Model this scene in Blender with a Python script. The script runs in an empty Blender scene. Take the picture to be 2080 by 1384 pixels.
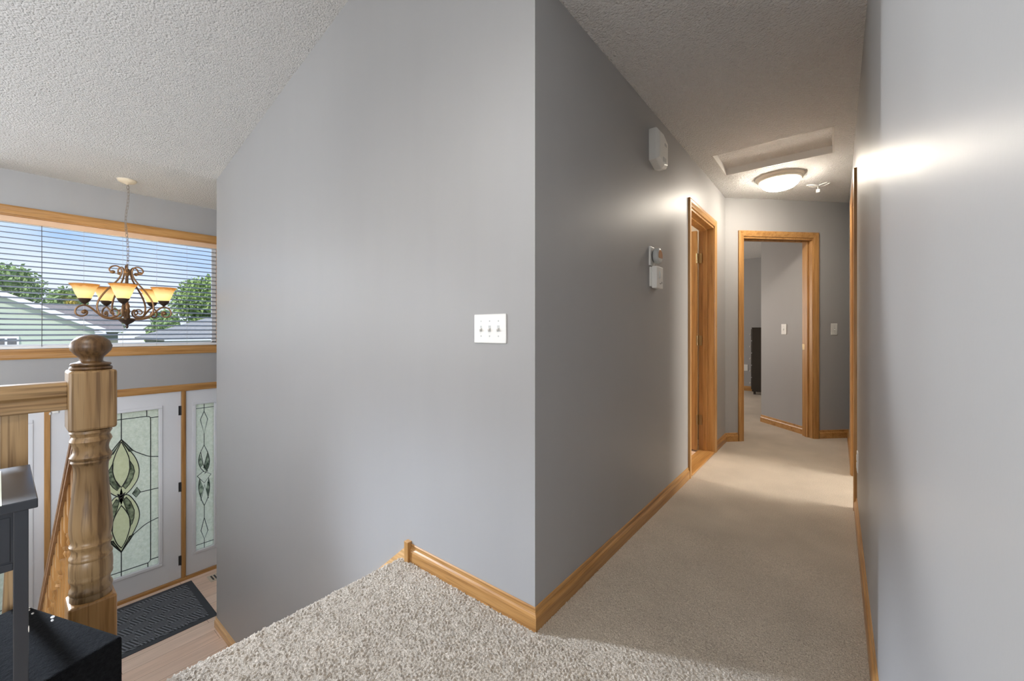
import bpy, bmesh, math, random
import numpy as np
from mathutils import Vector, Matrix

random.seed(7)
C = bpy.context.scene.collection
R = math.radians
PI = math.pi
S2 = math.sqrt(.5)

# ------------------------------------------------------------------ materials
class NT:
    def __init__(self, name):
        self.m = bpy.data.materials.new(name); self.m.use_nodes = True
        self.t = self.m.node_tree; self.n = self.t.nodes; self.l = self.t.links
        self.b = self.n['Principled BSDF']; self.out = self.n['Material Output']
    def add(self, typ, **kw):
        nd = self.n.new(typ)
        for k, v in kw.items():
            if k in nd.inputs: nd.inputs[k].default_value = v
            else: setattr(nd, k, v)
        return nd
    def link(self, a, b): self.l.new(a, b)
    def coords(self, scale=(1, 1, 1), kind='Object'):
        tc = self.add('ShaderNodeTexCoord'); mp = self.add('ShaderNodeMapping')
        mp.inputs['Scale'].default_value = scale
        self.link(tc.outputs[kind], mp.inputs['Vector']); return mp.outputs['Vector']
    def noise(self, vec, scale, detail=3, rough=.5):
        nd = self.add('ShaderNodeTexNoise')
        nd.inputs['Scale'].default_value = scale; nd.inputs['Detail'].default_value = detail
        nd.inputs['Roughness'].default_value = rough
        self.link(vec, nd.inputs['Vector']); return nd.outputs['Fac']
    def ramp(self, fac, stops):
        r = self.add('ShaderNodeValToRGB'); e = r.color_ramp.elements
        while len(e) < len(stops): e.new(.5)
        for el, (p, c) in zip(e, stops): el.position = p; el.color = (*c, 1)
        self.link(fac, r.inputs['Fac']); return r.outputs['Color']
    def bump(self, h, strength, dist):
        b = self.add('ShaderNodeBump'); b.inputs['Strength'].default_value = strength
        b.inputs['Distance'].default_value = dist
        self.link(h, b.inputs['Height']); self.link(b.outputs['Normal'], self.b.inputs['Normal'])

def plain(name, col, rough=.5, metal=0., spec=.5, bump=None):
    t = NT(name)
    t.b.inputs['Base Color'].default_value = (*col, 1); t.b.inputs['Roughness'].default_value = rough
    t.b.inputs['Metallic'].default_value = metal; t.b.inputs['Specular IOR Level'].default_value = spec
    if bump:
        v = t.coords(); t.bump(t.noise(v, bump[0], 3), bump[1], bump[2])
    return t.m

def oak(name, axis, tint=(1, 1, 1), rough=.32, pore=(.62, .55, .45), ps=190, lo=.30):
    t = NT(name)
    sc = [34, 34, 34]; sc[axis] = 1.3
    v = t.coords(sc); f = t.noise(v, 1., 4, .6)
    k = lambda c: tuple(a * b for a, b in zip(c, tint))
    col = t.ramp(f, [(.28, k((.30, .135, .036))), (.46, k((.50, .265, .085))), (.70, k((.60, .345, .13)))])
    sc2 = [ps, ps, ps]; sc2[axis] = 4
    p = t.noise(t.coords(sc2), 1., 2, .5)
    pc = t.ramp(p, [(lo, pore), (lo + .16, (1, 1, 1))])
    mx = t.add('ShaderNodeMix', data_type='RGBA', blend_type='MULTIPLY')
    mx.inputs[0].default_value = .8
    t.link(col, mx.inputs[6]); t.link(pc, mx.inputs[7]); t.link(mx.outputs[2], t.b.inputs['Base Color'])
    t.b.inputs['Roughness'].default_value = rough
    t.bump(p, .12, .0006)
    return t.m

GO = (.86, .84, .84)
OX, OY, OZ = (oak('golden_oak_x', 0, GO), oak('golden_oak_y', 1, GO), oak('golden_oak_z', 2, GO))
NEW = (.56, .66, .92); PORE = (.42, .36, .30)  # darker tint of the same oak; newel's backlit shade put into the colour
NX, NY, NZ = (oak('rail_oak_x', 0, NEW, .4, PORE, 120, .36), oak('rail_oak_y', 1, NEW, .4, PORE, 120, .36), oak('rail_oak_z', 2, NEW, .38, PORE, 120, .36))
CAPW = oak('dark_oak_cap', 2, (.24, .24, .27), .4, PORE, 120, .36)
DKX = oak('brown_oak_x', 0, (.50, .46, .50), .35)
PALE = oak('pale_oak', 0, (1.35, 1.6, 2.3))

def wallmat(name, col):
    t = NT(name)
    v = t.coords()
    lap = t.noise(t.coords((2.2, 2.2, .35)), 1., 4, .6)
    c = t.ramp(lap, [(.3, tuple(x * .965 for x in col)), (.7, tuple(min(1, x * 1.03) for x in col))])
    t.link(c, t.b.inputs['Base Color'])
    rr = t.add('ShaderNodeMapRange'); rr.inputs['To Min'].default_value = .34; rr.inputs['To Max'].default_value = .49
    t.link(lap, rr.inputs['Value']); t.link(rr.outputs['Result'], t.b.inputs['Roughness'])
    t.b.inputs['Specular IOR Level'].default_value = .2
    t.bump(t.noise(v, 140, 3), .05, .002)
    return t.m
WALL = wallmat('grey_wall_paint', (.365, .364, .366))
BEIGE = wallmat('beige_wall_paint', (.62, .55, .45))

def popcorn():
    t = NT('popcorn_ceiling')
    v = t.coords()
    a = t.noise(v, 80, 4, .65)
    vo = t.add('ShaderNodeTexVoronoi'); vo.inputs['Scale'].default_value = 95
    t.link(v, vo.inputs['Vector'])
    m = t.add('ShaderNodeMath', operation='SUBTRACT'); t.link(a, m.inputs[0])
    m2 = t.add('ShaderNodeMath', operation='MULTIPLY'); m2.inputs[1].default_value = .55
    t.link(vo.outputs['Distance'], m2.inputs[0]); t.link(m2.outputs[0], m.inputs[1])
    t.b.inputs['Base Color'].default_value = (.90, .895, .885, 1)
    t.b.inputs['Roughness'].default_value = .9; t.b.inputs['Specular IOR Level'].default_value = .1
    t.bump(m.outputs[0], 1.0, .021)
    return t.m
POP = popcorn()

def carpet():
    t = NT('beige_carpet')
    v = t.coords()
    big = t.noise(v, 3.0, 3, .55); f = t.noise(v, 260, 3, .7)
    c1 = t.ramp(f, [(.30, (.47, .40, .325)), (.62, (.82, .73, .62))])
    c2 = t.ramp(big, [(.3, (.90, .89, .88)), (.7, (1.05, 1.04, 1.03))])
    mx = t.add('ShaderNodeMix', data_type='RGBA', blend_type='MULTIPLY'); mx.inputs[0].default_value = 1
    t.link(c1, mx.inputs[6]); t.link(c2, mx.inputs[7]); t.link(mx.outputs[2], t.b.inputs['Base Color'])
    t.b.inputs['Roughness'].default_value = 1; t.b.inputs['Specular IOR Level'].default_value = .05
    t.bump(t.noise(v, 150, 4, .7), 1.0, .012)
    return t.m
CARPET = carpet()

def vinyl():
    t = NT('foyer_vinyl_planks')
    v = t.coords()
    br = t.add('ShaderNodeTexBrick'); br.inputs['Scale'].default_value = 1
    br.inputs['Brick Width'].default_value = 1.2; br.inputs['Row Height'].default_value = .15
    br.inputs['Mortar Size'].default_value = .0015
    br.inputs['Color1'].default_value = (.80, .60, .48, 1); br.inputs['Color2'].default_value = (.86, .68, .57, 1)
    br.inputs['Mortar'].default_value = (.34, .22, .15, 1)
    mp = t.coords((1, 1, 1)); rot = t.add('ShaderNodeMapping'); rot.inputs['Rotation'].default_value = (0, 0, PI / 2)
    t.link(mp, rot.inputs['Vector']); t.link(rot.outputs['Vector'], br.inputs['Vector'])
    g = t.ramp(t.noise(t.coords((22, 2, 22)), 1, 4, .6), [(.3, (.86, .84, .82)), (.7, (1.06, 1.06, 1.06))])
    mx = t.add('ShaderNodeMix', data_type='RGBA', blend_type='MULTIPLY'); mx.inputs[0].default_value = 1
    t.link(br.outputs['Color'], mx.inputs[6]); t.link(g, mx.inputs[7]); t.link(mx.outputs[2], t.b.inputs['Base Color'])
    t.b.inputs['Roughness'].default_value = .38
    return t.m
VINYL = vinyl()

WHITE = plain('white_plastic', (.78, .78, .76), .35)
WHITEP = plain('white_door_paint', (.72, .74, .78), .4, bump=(60, .05, .002))
HATCHP = plain('white_hatch_trim', (.78, .77, .75), .5)
BLACKM = plain('black_metal', (.02, .02, .022), .4)
BRASSD = plain('dark_brass', (.34, .25, .14), .35, 1.)
TABLE = plain('charcoal_lacquer', (.030, .034, .042), .26, spec=.6)
BRONZE = plain('bronze_scrollwork', (.23, .13, .062), .42, .55, bump=(40, .3, .003))
BRONZED = plain('dark_bronze', (.075, .05, .035), .38, .6)
CHAIN = plain('antique_chain', (.38, .33, .28), .4, .7)
CREAM = plain('cream_canopy', (.78, .68, .52), .45)
PAN = plain('ivory_lamp_rim', (.80, .75, .66), .4)
SLAT = plain('blind_slat_shaded', (.27, .29, .32), .5)  # white slats coloured grey, their shade against the sky included
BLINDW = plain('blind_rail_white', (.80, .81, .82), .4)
VAL = plain('tan_valance', (.72, .48, .31), .5)
DARKWOOD = plain('espresso_wood', (.030, .023, .016), .45)
KNOB = plain('pale_knob', (.55, .52, .48), .35, .3)
AMBER = plain('amber_lens', (.42, .19, .07), .25)
GREYPL = plain('grey_plastic', (.52, .54, .54), .4)
DGREY = plain('dark_grey_plastic', (.10, .10, .10), .5)
PAPER = plain('white_paper', (.82, .86, .80), .7)
CHIP = plain('bare_chip', (.72, .70, .66), .8)
LEAD = plain('lead_came', (.03, .032, .03), .45, .3)
VENTB = plain('beige_register', (.62, .54, .44), .45)
SIDING_G = None

def fabric_black():
    t = NT('black_fabric'); v = t.coords()
    c = t.ramp(t.noise(v, 130, 4, .7), [(.3, (.003, .003, .004)), (.75, (.011, .012, .013))])
    t.link(c, t.b.inputs['Base Color']); t.b.inputs['Roughness'].default_value = .95; t.b.inputs['Specular IOR Level'].default_value = .12
    t.bump(t.noise(v, 110, 4, .7), .8, .004); return t.m
FABRIC = fabric_black()

def rubber_mat():
    t = NT('charcoal_ribbed_mat'); v = t.coords()
    # herringbone ribs: blocks of diagonal ribs whose direction alternates
    ch = t.add('ShaderNodeTexChecker'); ch.inputs['Scale'].default_value = 9
    t.link(v, ch.inputs['Vector'])
    def wave(ang):
        mp = t.add('ShaderNodeMapping'); mp.inputs['Rotation'].default_value = (0, 0, ang)
        t.link(v, mp.inputs['Vector'])
        w = t.add('ShaderNodeTexWave'); w.inputs['Scale'].default_value = 13; w.bands_direction = 'X'
        t.link(mp.outputs['Vector'], w.inputs['Vector']); return w.outputs['Fac']
    mx = t.add('ShaderNodeMix', data_type='FLOAT')
    t.link(ch.outputs['Fac'], mx.inputs[0]); t.link(wave(R(20)), mx.inputs[2]); t.link(wave(R(70)), mx.inputs[3])
    c = t.ramp(mx.outputs[0], [(.3, (.028, .032, .040)), (.8, (.19, .21, .245))])
    t.link(c, t.b.inputs['Base Color']); t.b.inputs['Roughness'].default_value = .75
    t.bump(mx.outputs[0], .7, .004); return t.m
RIB = rubber_mat()
MATEDGE = plain('mat_border', (.045, .052, .064), .7)

def translucent(name, col, glossy=.08, rough=.3, bump=None, var=None, tl=1.):
    t = NT(name); t.n.remove(t.b)
    tr = t.add('ShaderNodeBsdfTranslucent'); di = t.add('ShaderNodeBsdfDiffuse'); gl = t.add('ShaderNodeBsdfGlossy')
    gl.inputs['Roughness'].default_value = rough
    v = t.coords()
    if var:
        c = t.ramp(t.noise(v, var[0], 3, .6), [(.3, var[1]), (.7, col)])
        t.link(c, tr.inputs['Color']); t.link(c, di.inputs['Color'])
    else:
        tr.inputs['Color'].default_value = (*col, 1); di.inputs['Color'].default_value = (*col, 1)
    m0 = t.add('ShaderNodeMixShader'); m0.inputs[0].default_value = 1 - tl * .85
    t.link(tr.outputs[0], m0.inputs[1]); t.link(di.outputs[0], m0.inputs[2])
    m1 = t.add('ShaderNodeMixShader'); m1.inputs[0].default_value = glossy
    t.link(m0.outputs[0], m1.inputs[1]); t.link(gl.outputs[0], m1.inputs[2])
    t.link(m1.outputs[0], t.out.inputs['Surface'])
    if bump:
        b = t.add('ShaderNodeBump'); b.inputs['Strength'].default_value = bump[1]; b.inputs['Distance'].default_value = bump[2]
        t.link(t.noise(v, bump[0], 3, .6), b.inputs['Height'])
        t.link(b.outputs['Normal'], gl.inputs['Normal']); t.link(b.outputs['Normal'], tr.inputs['Normal'])
    return t.m
OBSC = translucent('obscure_glass', (.97, .95, .82), .08, .25, (70, .9, .01), (45, (.80, .80, .66)))
YELG = translucent('pale_yellow_glass', (.96, .95, .74), .08, .25, (60, .5, .006), (30, (.86, .86, .62)))
GREG = translucent('dark_green_glass', (.62, .68, .58), .1, .2, (40, .3, .004), (26, (.03, .06, .045)))
SHADE = None
def shade_glass():
    t = NT('amber_scavo_glass'); t.n.remove(t.b)
    tc = t.add('ShaderNodeTexCoord'); sp = t.add('ShaderNodeSeparateXYZ')
    t.link(tc.outputs['Object'], sp.inputs[0])
    mr = t.add('ShaderNodeMapRange'); mr.inputs['From Min'].default_value = 1.37; mr.inputs['From Max'].default_value = 1.497
    t.link(sp.outputs['Z'], mr.inputs['Value'])
    nz = t.noise(tc.outputs['Object'], 26, 3)
    ad = t.add('ShaderNodeMath', operation='MULTIPLY_ADD'); ad.inputs[1].default_value = .25
    t.link(nz, ad.inputs[0]); t.link(mr.outputs[0], ad.inputs[2])
    c = t.ramp(ad.outputs[0], [(.10, (.92, .78, .50)), (.60, (.98, .90, .68)), (.95, (.93, .74, .44)), (1., (.80, .52, .22))])
    tr = t.add('ShaderNodeBsdfTranslucent'); di = t.add('ShaderNodeBsdfDiffuse')
    t.link(c, tr.inputs['Color']); t.link(c, di.inputs['Color'])
    m = t.add('ShaderNodeMixShader'); m.inputs[0].default_value = .3
    t.link(tr.outputs[0], m.inputs[1]); t.link(di.outputs[0], m.inputs[2]); t.link(m.outputs[0], t.out.inputs['Surface'])
    return t.m

def pane_glass():
    t = NT('clear_pane'); t.n.remove(t.b)
    tr = t.add('ShaderNodeBsdfTransparent'); gl = t.add('ShaderNodeBsdfGlossy'); gl.inputs['Roughness'].default_value = .02
    m = t.add('ShaderNodeMixShader'); m.inputs[0].default_value = .05
    t.link(tr.outputs[0], m.inputs[1]); t.link(gl.outputs[0], m.inputs[2]); t.link(m.outputs[0], t.out.inputs['Surface']); return t.m
PANE = pane_glass()

def emit(name, col, st):
    t = NT(name); t.n.remove(t.b)
    e = t.add('ShaderNodeEmission'); e.inputs['Color'].default_value = (*col, 1); e.inputs['Strength'].default_value = st
    t.link(e.outputs[0], t.out.inputs['Surface']); return t.m

def siding(name, col):
    t = NT(name); v = t.coords()
    w = t.add('ShaderNodeTexWave'); w.bands_direction = 'Z'; w.wave_profile = 'SAW'; w.inputs['Scale'].default_value = 2.4
    t.link(v, w.inputs['Vector'])
    c = t.ramp(w.outputs['Fac'], [(.0, tuple(x * .80 for x in col)), (.14, col)])
    t.link(c, t.b.inputs['Base Color']); t.b.inputs['Roughness'].default_value = .7
    t.bump(w.outputs['Fac'], .5, .02); return t.m

def shingle(name, c1, c2):
    t = NT(name); v = t.coords((1, 1, 1))
    a = t.ramp(t.noise(v, 9, 4, .7), [(.3, c1), (.7, c2)])
    t.link(a, t.b.inputs['Base Color']); t.b.inputs['Roughness'].default_value = .9; return t.m

def leafmat(name, c1, c2):
    t = NT(name); v = t.coords()
    a = t.ramp(t.noise(v, 2.2, 4, .7), [(.3, c1), (.7, c2)])
    t.link(a, t.b.inputs['Base Color']); t.b.inputs['Roughness'].default_value = .7; return t.m

# ------------------------------------------------------------------ mesh helper
ORI = {}
class MB:
    def __init__(self): self.v = []; self.f = []; self.s = []
    def _add(self, vs, fs, smooth):
        b = len(self.v); self.v += [tuple(x) for x in vs]
        for f in fs: self.f.append([b + i for i in f]); self.s.append(smooth)
        return self
    def box(self, x0, x1, y0, y1, z0, z1):
        vs = [(x, y, z) for x in (x0, x1) for y in (y0, y1) for z in (z0, z1)]
        return self._add(vs, [(0, 1, 3, 2), (4, 6, 7, 5), (0, 4, 5, 1), (2, 3, 7, 6), (0, 2, 6, 4), (1, 5, 7, 3)], False)
    def obox(self, o, a, b, c):   # oriented box: origin and three edge vectors
        o, a, b, c = map(Vector, (o, a, b, c))
        vs = [o + i * a + j * b + k * c for i in (0, 1) for j in (0, 1) for k in (0, 1)]
        return self._add(vs, [(0, 1, 3, 2), (4, 6, 7, 5), (0, 4, 5, 1), (2, 3, 7, 6), (0, 2, 6, 4), (1, 5, 7, 3)], False)
    def prism(self, pts, fn, a0, a1, smooth=False):   # pts 2D polygon; fn(u, v, a) -> xyz
        n = len(pts); vs = [fn(u, v, a0) for u, v in pts] + [fn(u, v, a1) for u, v in pts]
        fs = [(i, (i + 1) % n, n + (i + 1) % n, n + i) for i in range(n)] + [tuple(range(n))[::-1], tuple(range(n, 2 * n))]
        return self._add(vs, fs, smooth)
    def lathe(self, prof, cx, cy, n=28, smooth=True):
        vs = []; fs = []
        for r, z in prof:
            r = max(r, 1e-4)
            vs += [(cx + r * math.cos(2 * PI * i / n), cy + r * math.sin(2 * PI * i / n), z) for i in range(n)]
        for k in range(len(prof) - 1):
            for i in range(n):
                j = (i + 1) % n
                fs.append((k * n + i, k * n + j, (k + 1) * n + j, (k + 1) * n + i))
        fs.append(tuple(range(n))[::-1]); fs.append(tuple(range((len(prof) - 1) * n, len(prof) * n)))
        return self._add(vs, fs, smooth)
    def tube(self, pts, r, n=8, closed=False):
        pts = [Vector(p) for p in pts]; N = len(pts)
        rr = r if isinstance(r, (list, tuple)) else [r] * N
        vs = []; fs = []; up = None
        for k in range(N):
            a = pts[k - 1] if (k > 0 or closed) else pts[k]
            b = pts[(k + 1) % N] if (k < N - 1 or closed) else pts[k]
            d = (b - a).normalized()
            if up is None:
                up = d.orthogonal().normalized()
            up = (up - d * up.dot(d));
            up = up.normalized() if up.length > 1e-6 else d.orthogonal().normalized()
            w = d.cross(up)
            vs += [pts[k] + rr[k] * (math.cos(2 * PI * i / n) * up + math.sin(2 * PI * i / n) * w) for i in range(n)]
        for k in range(N if closed else N - 1):
            k2 = (k + 1) % N
            for i in range(n):
                j = (i + 1) % n
                fs.append((k * n + i, k * n + j, k2 * n + j, k2 * n + i))
        if not closed: fs += [tuple(range(n))[::-1], tuple(range((N - 1) * n, N * n))]
        return self._add(vs, fs, True)
    def ball(self, c, rx, ry, rz, n=14, m=8):
        vs = []; fs = []
        for k in range(m + 1):
            th = PI * k / m
            for i in range(n):
                ph = 2 * PI * i / n
                rr = max(math.sin(th), 1e-3)
                vs.append((c[0] + rx * rr * math.cos(ph), c[1] + ry * rr * math.sin(ph), c[2] + rz * math.cos(th)))
        for k in range(m):
            for i in range(n):
                j = (i + 1) % n; fs.append((k * n + i, (k + 1) * n + i, (k + 1) * n + j, k * n + j))
        return self._add(vs, fs, True)
    def quad(self, *p): return self._add(p, [tuple(range(len(p)))], False)
    def build(self, name, mat, parent=None, bevel=0., seg=2, sharp=38, clean=True):
        o = ORI.get(parent.name, Vector((0, 0, 0))) if parent else Vector((0, 0, 0))
        me = bpy.data.meshes.new(name)
        me.from_pydata([tuple(Vector(v) - o) for v in self.v], [], self.f)
        me.polygons.foreach_set('use_smooth', self.s)
        if clean:
            bm = bmesh.new(); bm.from_mesh(me)
            bmesh.ops.recalc_face_normals(bm, faces=bm.faces); bm.to_mesh(me); bm.free()
        if any(self.s): me.set_sharp_from_angle(angle=R(sharp))
        me.materials.append(mat); me.update()
        ob = bpy.data.objects.new(name, me); C.objects.link(ob)
        if parent:
            ob.parent = parent; ORI[ob.name] = o
        if bevel:
            md = ob.modifiers.new('bevel', 'BEVEL'); md.width = bevel; md.segments = seg
            md.limit_method = 'ANGLE'; md.angle_limit = R(35)
        return ob

def thing(name, label, cat, loc, group=None):
    o = bpy.data.objects.new(name, None); C.objects.link(o); o.location = loc
    o.empty_display_size = .05
    ORI[o.name] = Vector(loc); o['label'] = label; o['category'] = cat
    if group: o['group'] = group
    return o
def tag(o, label, cat, group=None):
    o['label'] = label; o['category'] = cat
    if group: o['group'] = group
    return o
def struct(o, label=None, cat=None):
    o['kind'] = 'structure'
    if label: o['label'] = label
    if cat: o['category'] = cat
    return o
def sthing(name, label, cat, loc):
    return struct(thing(name, label, cat, loc))

def spline(pts, k=6):
    P = [Vector(p) for p in pts]; out = []
    for i in range(len(P) - 1):
        p0 = P[max(i - 1, 0)]; p1 = P[i]; p2 = P[i + 1]; p3 = P[min(i + 2, len(P) - 1)]
        for j in range(k):
            t = j / k
            out.append(.5 * ((2 * p1) + (p2 - p0) * t + (2 * p0 - 5 * p1 + 4 * p2 - p3) * t * t + (3 * p1 - p0 - 3 * p2 + p3) * t ** 3))
    out.append(P[-1]); return out

def holes_boxes(m, put, a0, a1, z0, z1, holes):
    cuts = sorted({a0, a1, *[h[0] for h in holes], *[h[1] for h in holes]})
    cuts = [c for c in cuts if a0 <= c <= a1]
    for u, w in zip(cuts[:-1], cuts[1:]):
        zs = sorted([(h[2], h[3]) for h in holes if h[0] < (u + w) / 2 < h[1]])
        z = z0
        for b, t in zs:
            if b > z: put(m, u, w, z, b)
            z = max(z, t)
        if z < z1: put(m, u, w, z, z1)
    return m

# ------------------------------------------------------------------ the setting
HX = -.868            # face of the hall's left wall
RX = .095             # face of the long right wall
WY = 1.227            # face of the switch wall
WE = -4.384           # free end of the switch wall
FX = -5.48            # face of the front wall
FZ = -1.575           # foyer floor
HC = 2.42             # hall ceiling
VS = .2226            # pitch of the vaulted ceiling
vault = lambda x: 2.465 + VS * (x - WE)

# carpeted upper floor: dense tufted patch where the camera looks at it closely, flat beyond
def tufts(ny, nx, step, seed, lam=.0108):
    rng = np.random.default_rng(seed)
    w = rng.standard_normal((ny, nx))
    ky = np.fft.fftfreq(ny, step)[:, None]; kx = np.fft.fftfreq(nx, step)[None, :]
    k = np.hypot(kx * 1.15, ky); k0 = 1 / lam
    h = np.fft.ifft2(np.fft.fft2(w) * np.exp(-((k - k0) / (.55 * k0)) ** 2)).real
    return h / h.std()

def grid_mesh(name_rows):
    pass

def build_floor():
    step = .0036
    NZX = -1.665       # landing nosing
    # profile of the landing along X: riser, rounded nosing, top
    prof = [(NZX + .012, -.197 + i * step, 0) for i in range(int(.16 / step))]
    r = .024
    for i in range(13):
        a = PI - (PI / 2) * i / 12 * 1.0
        prof.append((NZX + .004 + r * .9 + r * math.cos(a), -r - .004 + r * math.sin(a) + .004, a))
    x = prof[-1][0] + step
    xe = -.22
    while x < xe: prof.append((x, 0, PI / 2)); x += step
    ys = np.arange(-.02, WY + .02, step)
    P = np.array(prof); nx = len(P); ny = len(ys)
    nrm = np.zeros((nx, 2)); tx = np.gradient(P[:, 0]); tz = np.gradient(P[:, 1])
    ln = np.hypot(tx, tz); nrm[:, 0] = -tz / ln; nrm[:, 1] = tx / ln
    h = tufts(ny, nx, step, 3) * .0027 + tufts(ny, nx, step, 5, .06) * .0007
    h = np.clip(h, -.009, .008)
    V = np.zeros((ny, nx, 3))
    V[..., 0] = P[None, :, 0] + nrm[None, :, 0] * h
    V[..., 2] = P[None, :, 1] + nrm[None, :, 1] * h + .003
    V[..., 1] = ys[:, None]
    vs = [tuple(v) for v in V.reshape(-1, 3)]
    fs = []
    for j in range(ny - 1):
        for i in range(nx - 1):
            a = j * nx + i; fs.append((a, a + 1, a + nx + 1, a + nx))
    # hall patch
    b = len(vs)
    xs = np.arange(HX - .002, RX + .004, step); y2 = np.arange(WY - .02, 2.45, step)
    h2 = tufts(len(y2), len(xs), step, 11) * .0022
    fade = np.clip((2.45 - y2) / .9, 0, 1)[:, None]
    h2 = np.clip(h2, -.004, .004) * fade
    V2 = np.zeros((len(y2), len(xs), 3)); V2[..., 0] = xs[None, :]; V2[..., 1] = y2[:, None]; V2[..., 2] = .003 * np.clip((2.45 - y2) / .3, 0, 1)[:, None] + h2
    vs += [tuple(v) for v in V2.reshape(-1, 3)]
    n2 = len(xs)
    for j in range(len(y2) - 1):
        for i in range(n2 - 1):
            a = b + j * n2 + i; fs.append((a, a + 1, a + n2 + 1, a + n2))
    def rect(x0, x1, y0, y1, z=0.):
        q = len(vs); vs.extend([(x0, y0, z), (x1, y0, z), (x1, y1, z), (x0, y1, z)]); fs.append((q, q + 1, q + 2, q + 3))
    rect(-.222, RX + .01, -1., WY, .002)                # landing beside the right wall
    rect(NZX + .02, -.222, -1., -.018, .001)
    rect(FX, RX + .01, -6.0, -1.)                        # living room
    rect(HX - .005, RX + .12, 2.44, 8.6)                 # hall and right bedroom threshold
    rect(-4.1, HX - .004, 4.49, 8.6)                     # bedroom
    rect(RX + .119, 3.3, 1.4, 8.6)
    rect(RX + .009, 4.4, -6.0, -.65)
    me = bpy.data.meshes.new('floor'); me.from_pydata(vs, [], fs)
    me.polygons.foreach_set('use_smooth', [True] * len(fs)); me.materials.append(CARPET); me.update()
    o = bpy.data.objects.new('floor', me); C.objects.link(o)
    struct(o, 'beige plush carpet on the landing and hall', 'floor')
build_floor()

m = MB(); m.box(NZ0 := -1.585, 3.3, -1., 8.6, -.26, -.008); m.box(FX, -1.585, -6.0, -1.07, -.26, -.008); m.box(-1.585, 4.4, -6.0, -1., -.26, -.008)
struct(m.build('floor_slab', HATCHP))
m = MB(); m.box(FX - .12, -1.585, -1.07, 1.87, FZ - .1, FZ)
struct(m.build('floor_foyer', VINYL), 'pinkish wood plank floor of the lower entry', 'floor')

# stairs down to the entry, carpeted, between the railing and the switch wall
m = MB()
for k in range(1, 8):
    m.box(-1.588 - .25 * k, -1.586 - .25 * (k - 1), .20, WY - .002, FZ, -.197 * k)
struct(m.build('stairs', CARPET, bevel=.02, seg=3), 'carpeted stairs down to the entry', 'stairs')
m = MB(); m.box(-1.60, -1.585, -.95, .20, FZ, -.008)
struct(m.build('wall_landing', WALL))

def wx(m, u, w, z0, z1): m.box(FX - .12, FX, u, w, z0, z1)
m = holes_boxes(MB(), wx, -6.12, 1.87, FZ - .1, 2.6,
                [(-.065, 1.565, .925, 2.09), (-.13, 1.64, FZ - .1, .455), (-4.9, -1.9, .7, 2.15), (-.92, -.17, .7, 2.15)])  # last opening is unseen, added for the entry fill light
struct(m.build('wall_front', WALL), 'grey front wall above the entry door', 'wall')

m = MB()
zt = .06
m.prism([(WE, FZ - .1), (HX, FZ - .1), (HX, vault(HX) + zt), (WE, 2.465 + zt)], lambda u, v, a: (u, a, v), WY, 1.35)
m.box(WE, WE + .12, 1.35, 1.87, FZ - .1, 2.5)
struct(m.build('wall_stair', WALL), 'large grey wall with the triple light switch', 'wall')
m = MB(); m.box(FX - .12, WE + .12, 1.75, 1.87, FZ - .1, 2.5)
struct(m.build('wall_foyer_side', WALL))
m = MB(); m.box(HX, RX, WY, 1.35, HC, vault(RX) + zt)
struct(m.build('wall_above_hall', WALL))

def wl(m, u, w, z0, z1): m.box(HX - .12, HX, u, w, z0, z1)
m = holes_boxes(MB(), wl, 1.35, 4.49 + .05, -.02, HC + .02, [(3.245, 4.012, -.02, 2.035)])
struct(m.build('wall_hall_left', WALL), 'grey wall on the far side of the hall corner', 'wall')
def wr(m, u, w, z0, z1): m.box(RX, RX + .12, u, w, z0, z1)
m = holes_boxes(MB(), wr, 1.35, 5.6, -.02, HC + .02, [(3.30, 4.02, -.02, 2.035)])
m.box(RX, RX + .12, -.65, 1.35, -.02, vault(RX) + zt)
struct(m.build('wall_right', WALL), 'long grey wall running beside the camera into the hall', 'wall')
# diagonal end wall (45 degrees), t along it, n through it
DO = Vector((HX, 4.49, 0)); DT = Vector((S2, S2, 0)); DN = Vector((-S2, S2, 0)); ZU = Vector((0, 0, 1))
def dd(t, n, z): return tuple(DO + DT * t + DN * n + ZU * z)
def dbox(m, t0, t1, n0, n1, z0, z1): return m.obox(dd(t0, n0, z0), DT * (t1 - t0), DN * (n1 - n0), ZU * (z1 - z0))
m = holes_boxes(MB(), lambda m, u, w, a, b: dbox(m, u, w, 0, .12, a, b), -.02, 1.45, -.02, HC + .02, [(.187, .962, -.02, 2.04)])
struct(m.build('wall_hall_end', WALL), 'angled grey wall closing the hall around the bedroom doorway', 'wall')
m = dbox(MB(), 1.0, 1.12, .12, .79, -.02, HC + .02)
struct(m.build('wall_bedroom', WALL), 'grey wall inside the bedroom behind the doorway', 'wall')
m = MB(); m.box(-4.1, 3.3, 8.55, 8.7, -.02, HC + .08); struct(m.build('wall_bedroom_far', WALL))
m = MB(); m.box(-.69, -.57, 6.55, 8.55, -.02, HC + .02)
m.box(-.69, .8, 6.43, 6.55, -.02, HC + .02)
struct(m.build('wall_closet', WALL))
m = holes_boxes(MB(), lambda m, u, w, a, b: m.box(-4.22, -4.1, u, w, a, b), 1.35, 8.7, -.1, HC + .08, [(5.4, 7.4, .8, 2.1)])
struct(m.build('wall_bedroom_left', WALL))
m = MB(); m.box(-4.1, HX - .12, 4.54, 4.66, -.02, HC + .02); struct(m.build('wall_bedroom_near', WALL))
m = MB(); m.box(-2.9, -2.78, 1.35, 4.54, -.1, HC + .02); struct(m.build('wall_bath', BEIGE))
m = MB(); m.box(-2.78, HX - .121, 4.42, 4.54, -.02, HC); m.box(-2.78, HX - .121, 2.2, 2.32, -.02, HC)
struct(m.build('wall_bath_far', BEIGE))
m = MB(); m.box(-2.78, HX - .10, 2.32, 4.42, -.05, -.004); struct(m.build('floor_bath', VINYL))
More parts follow.
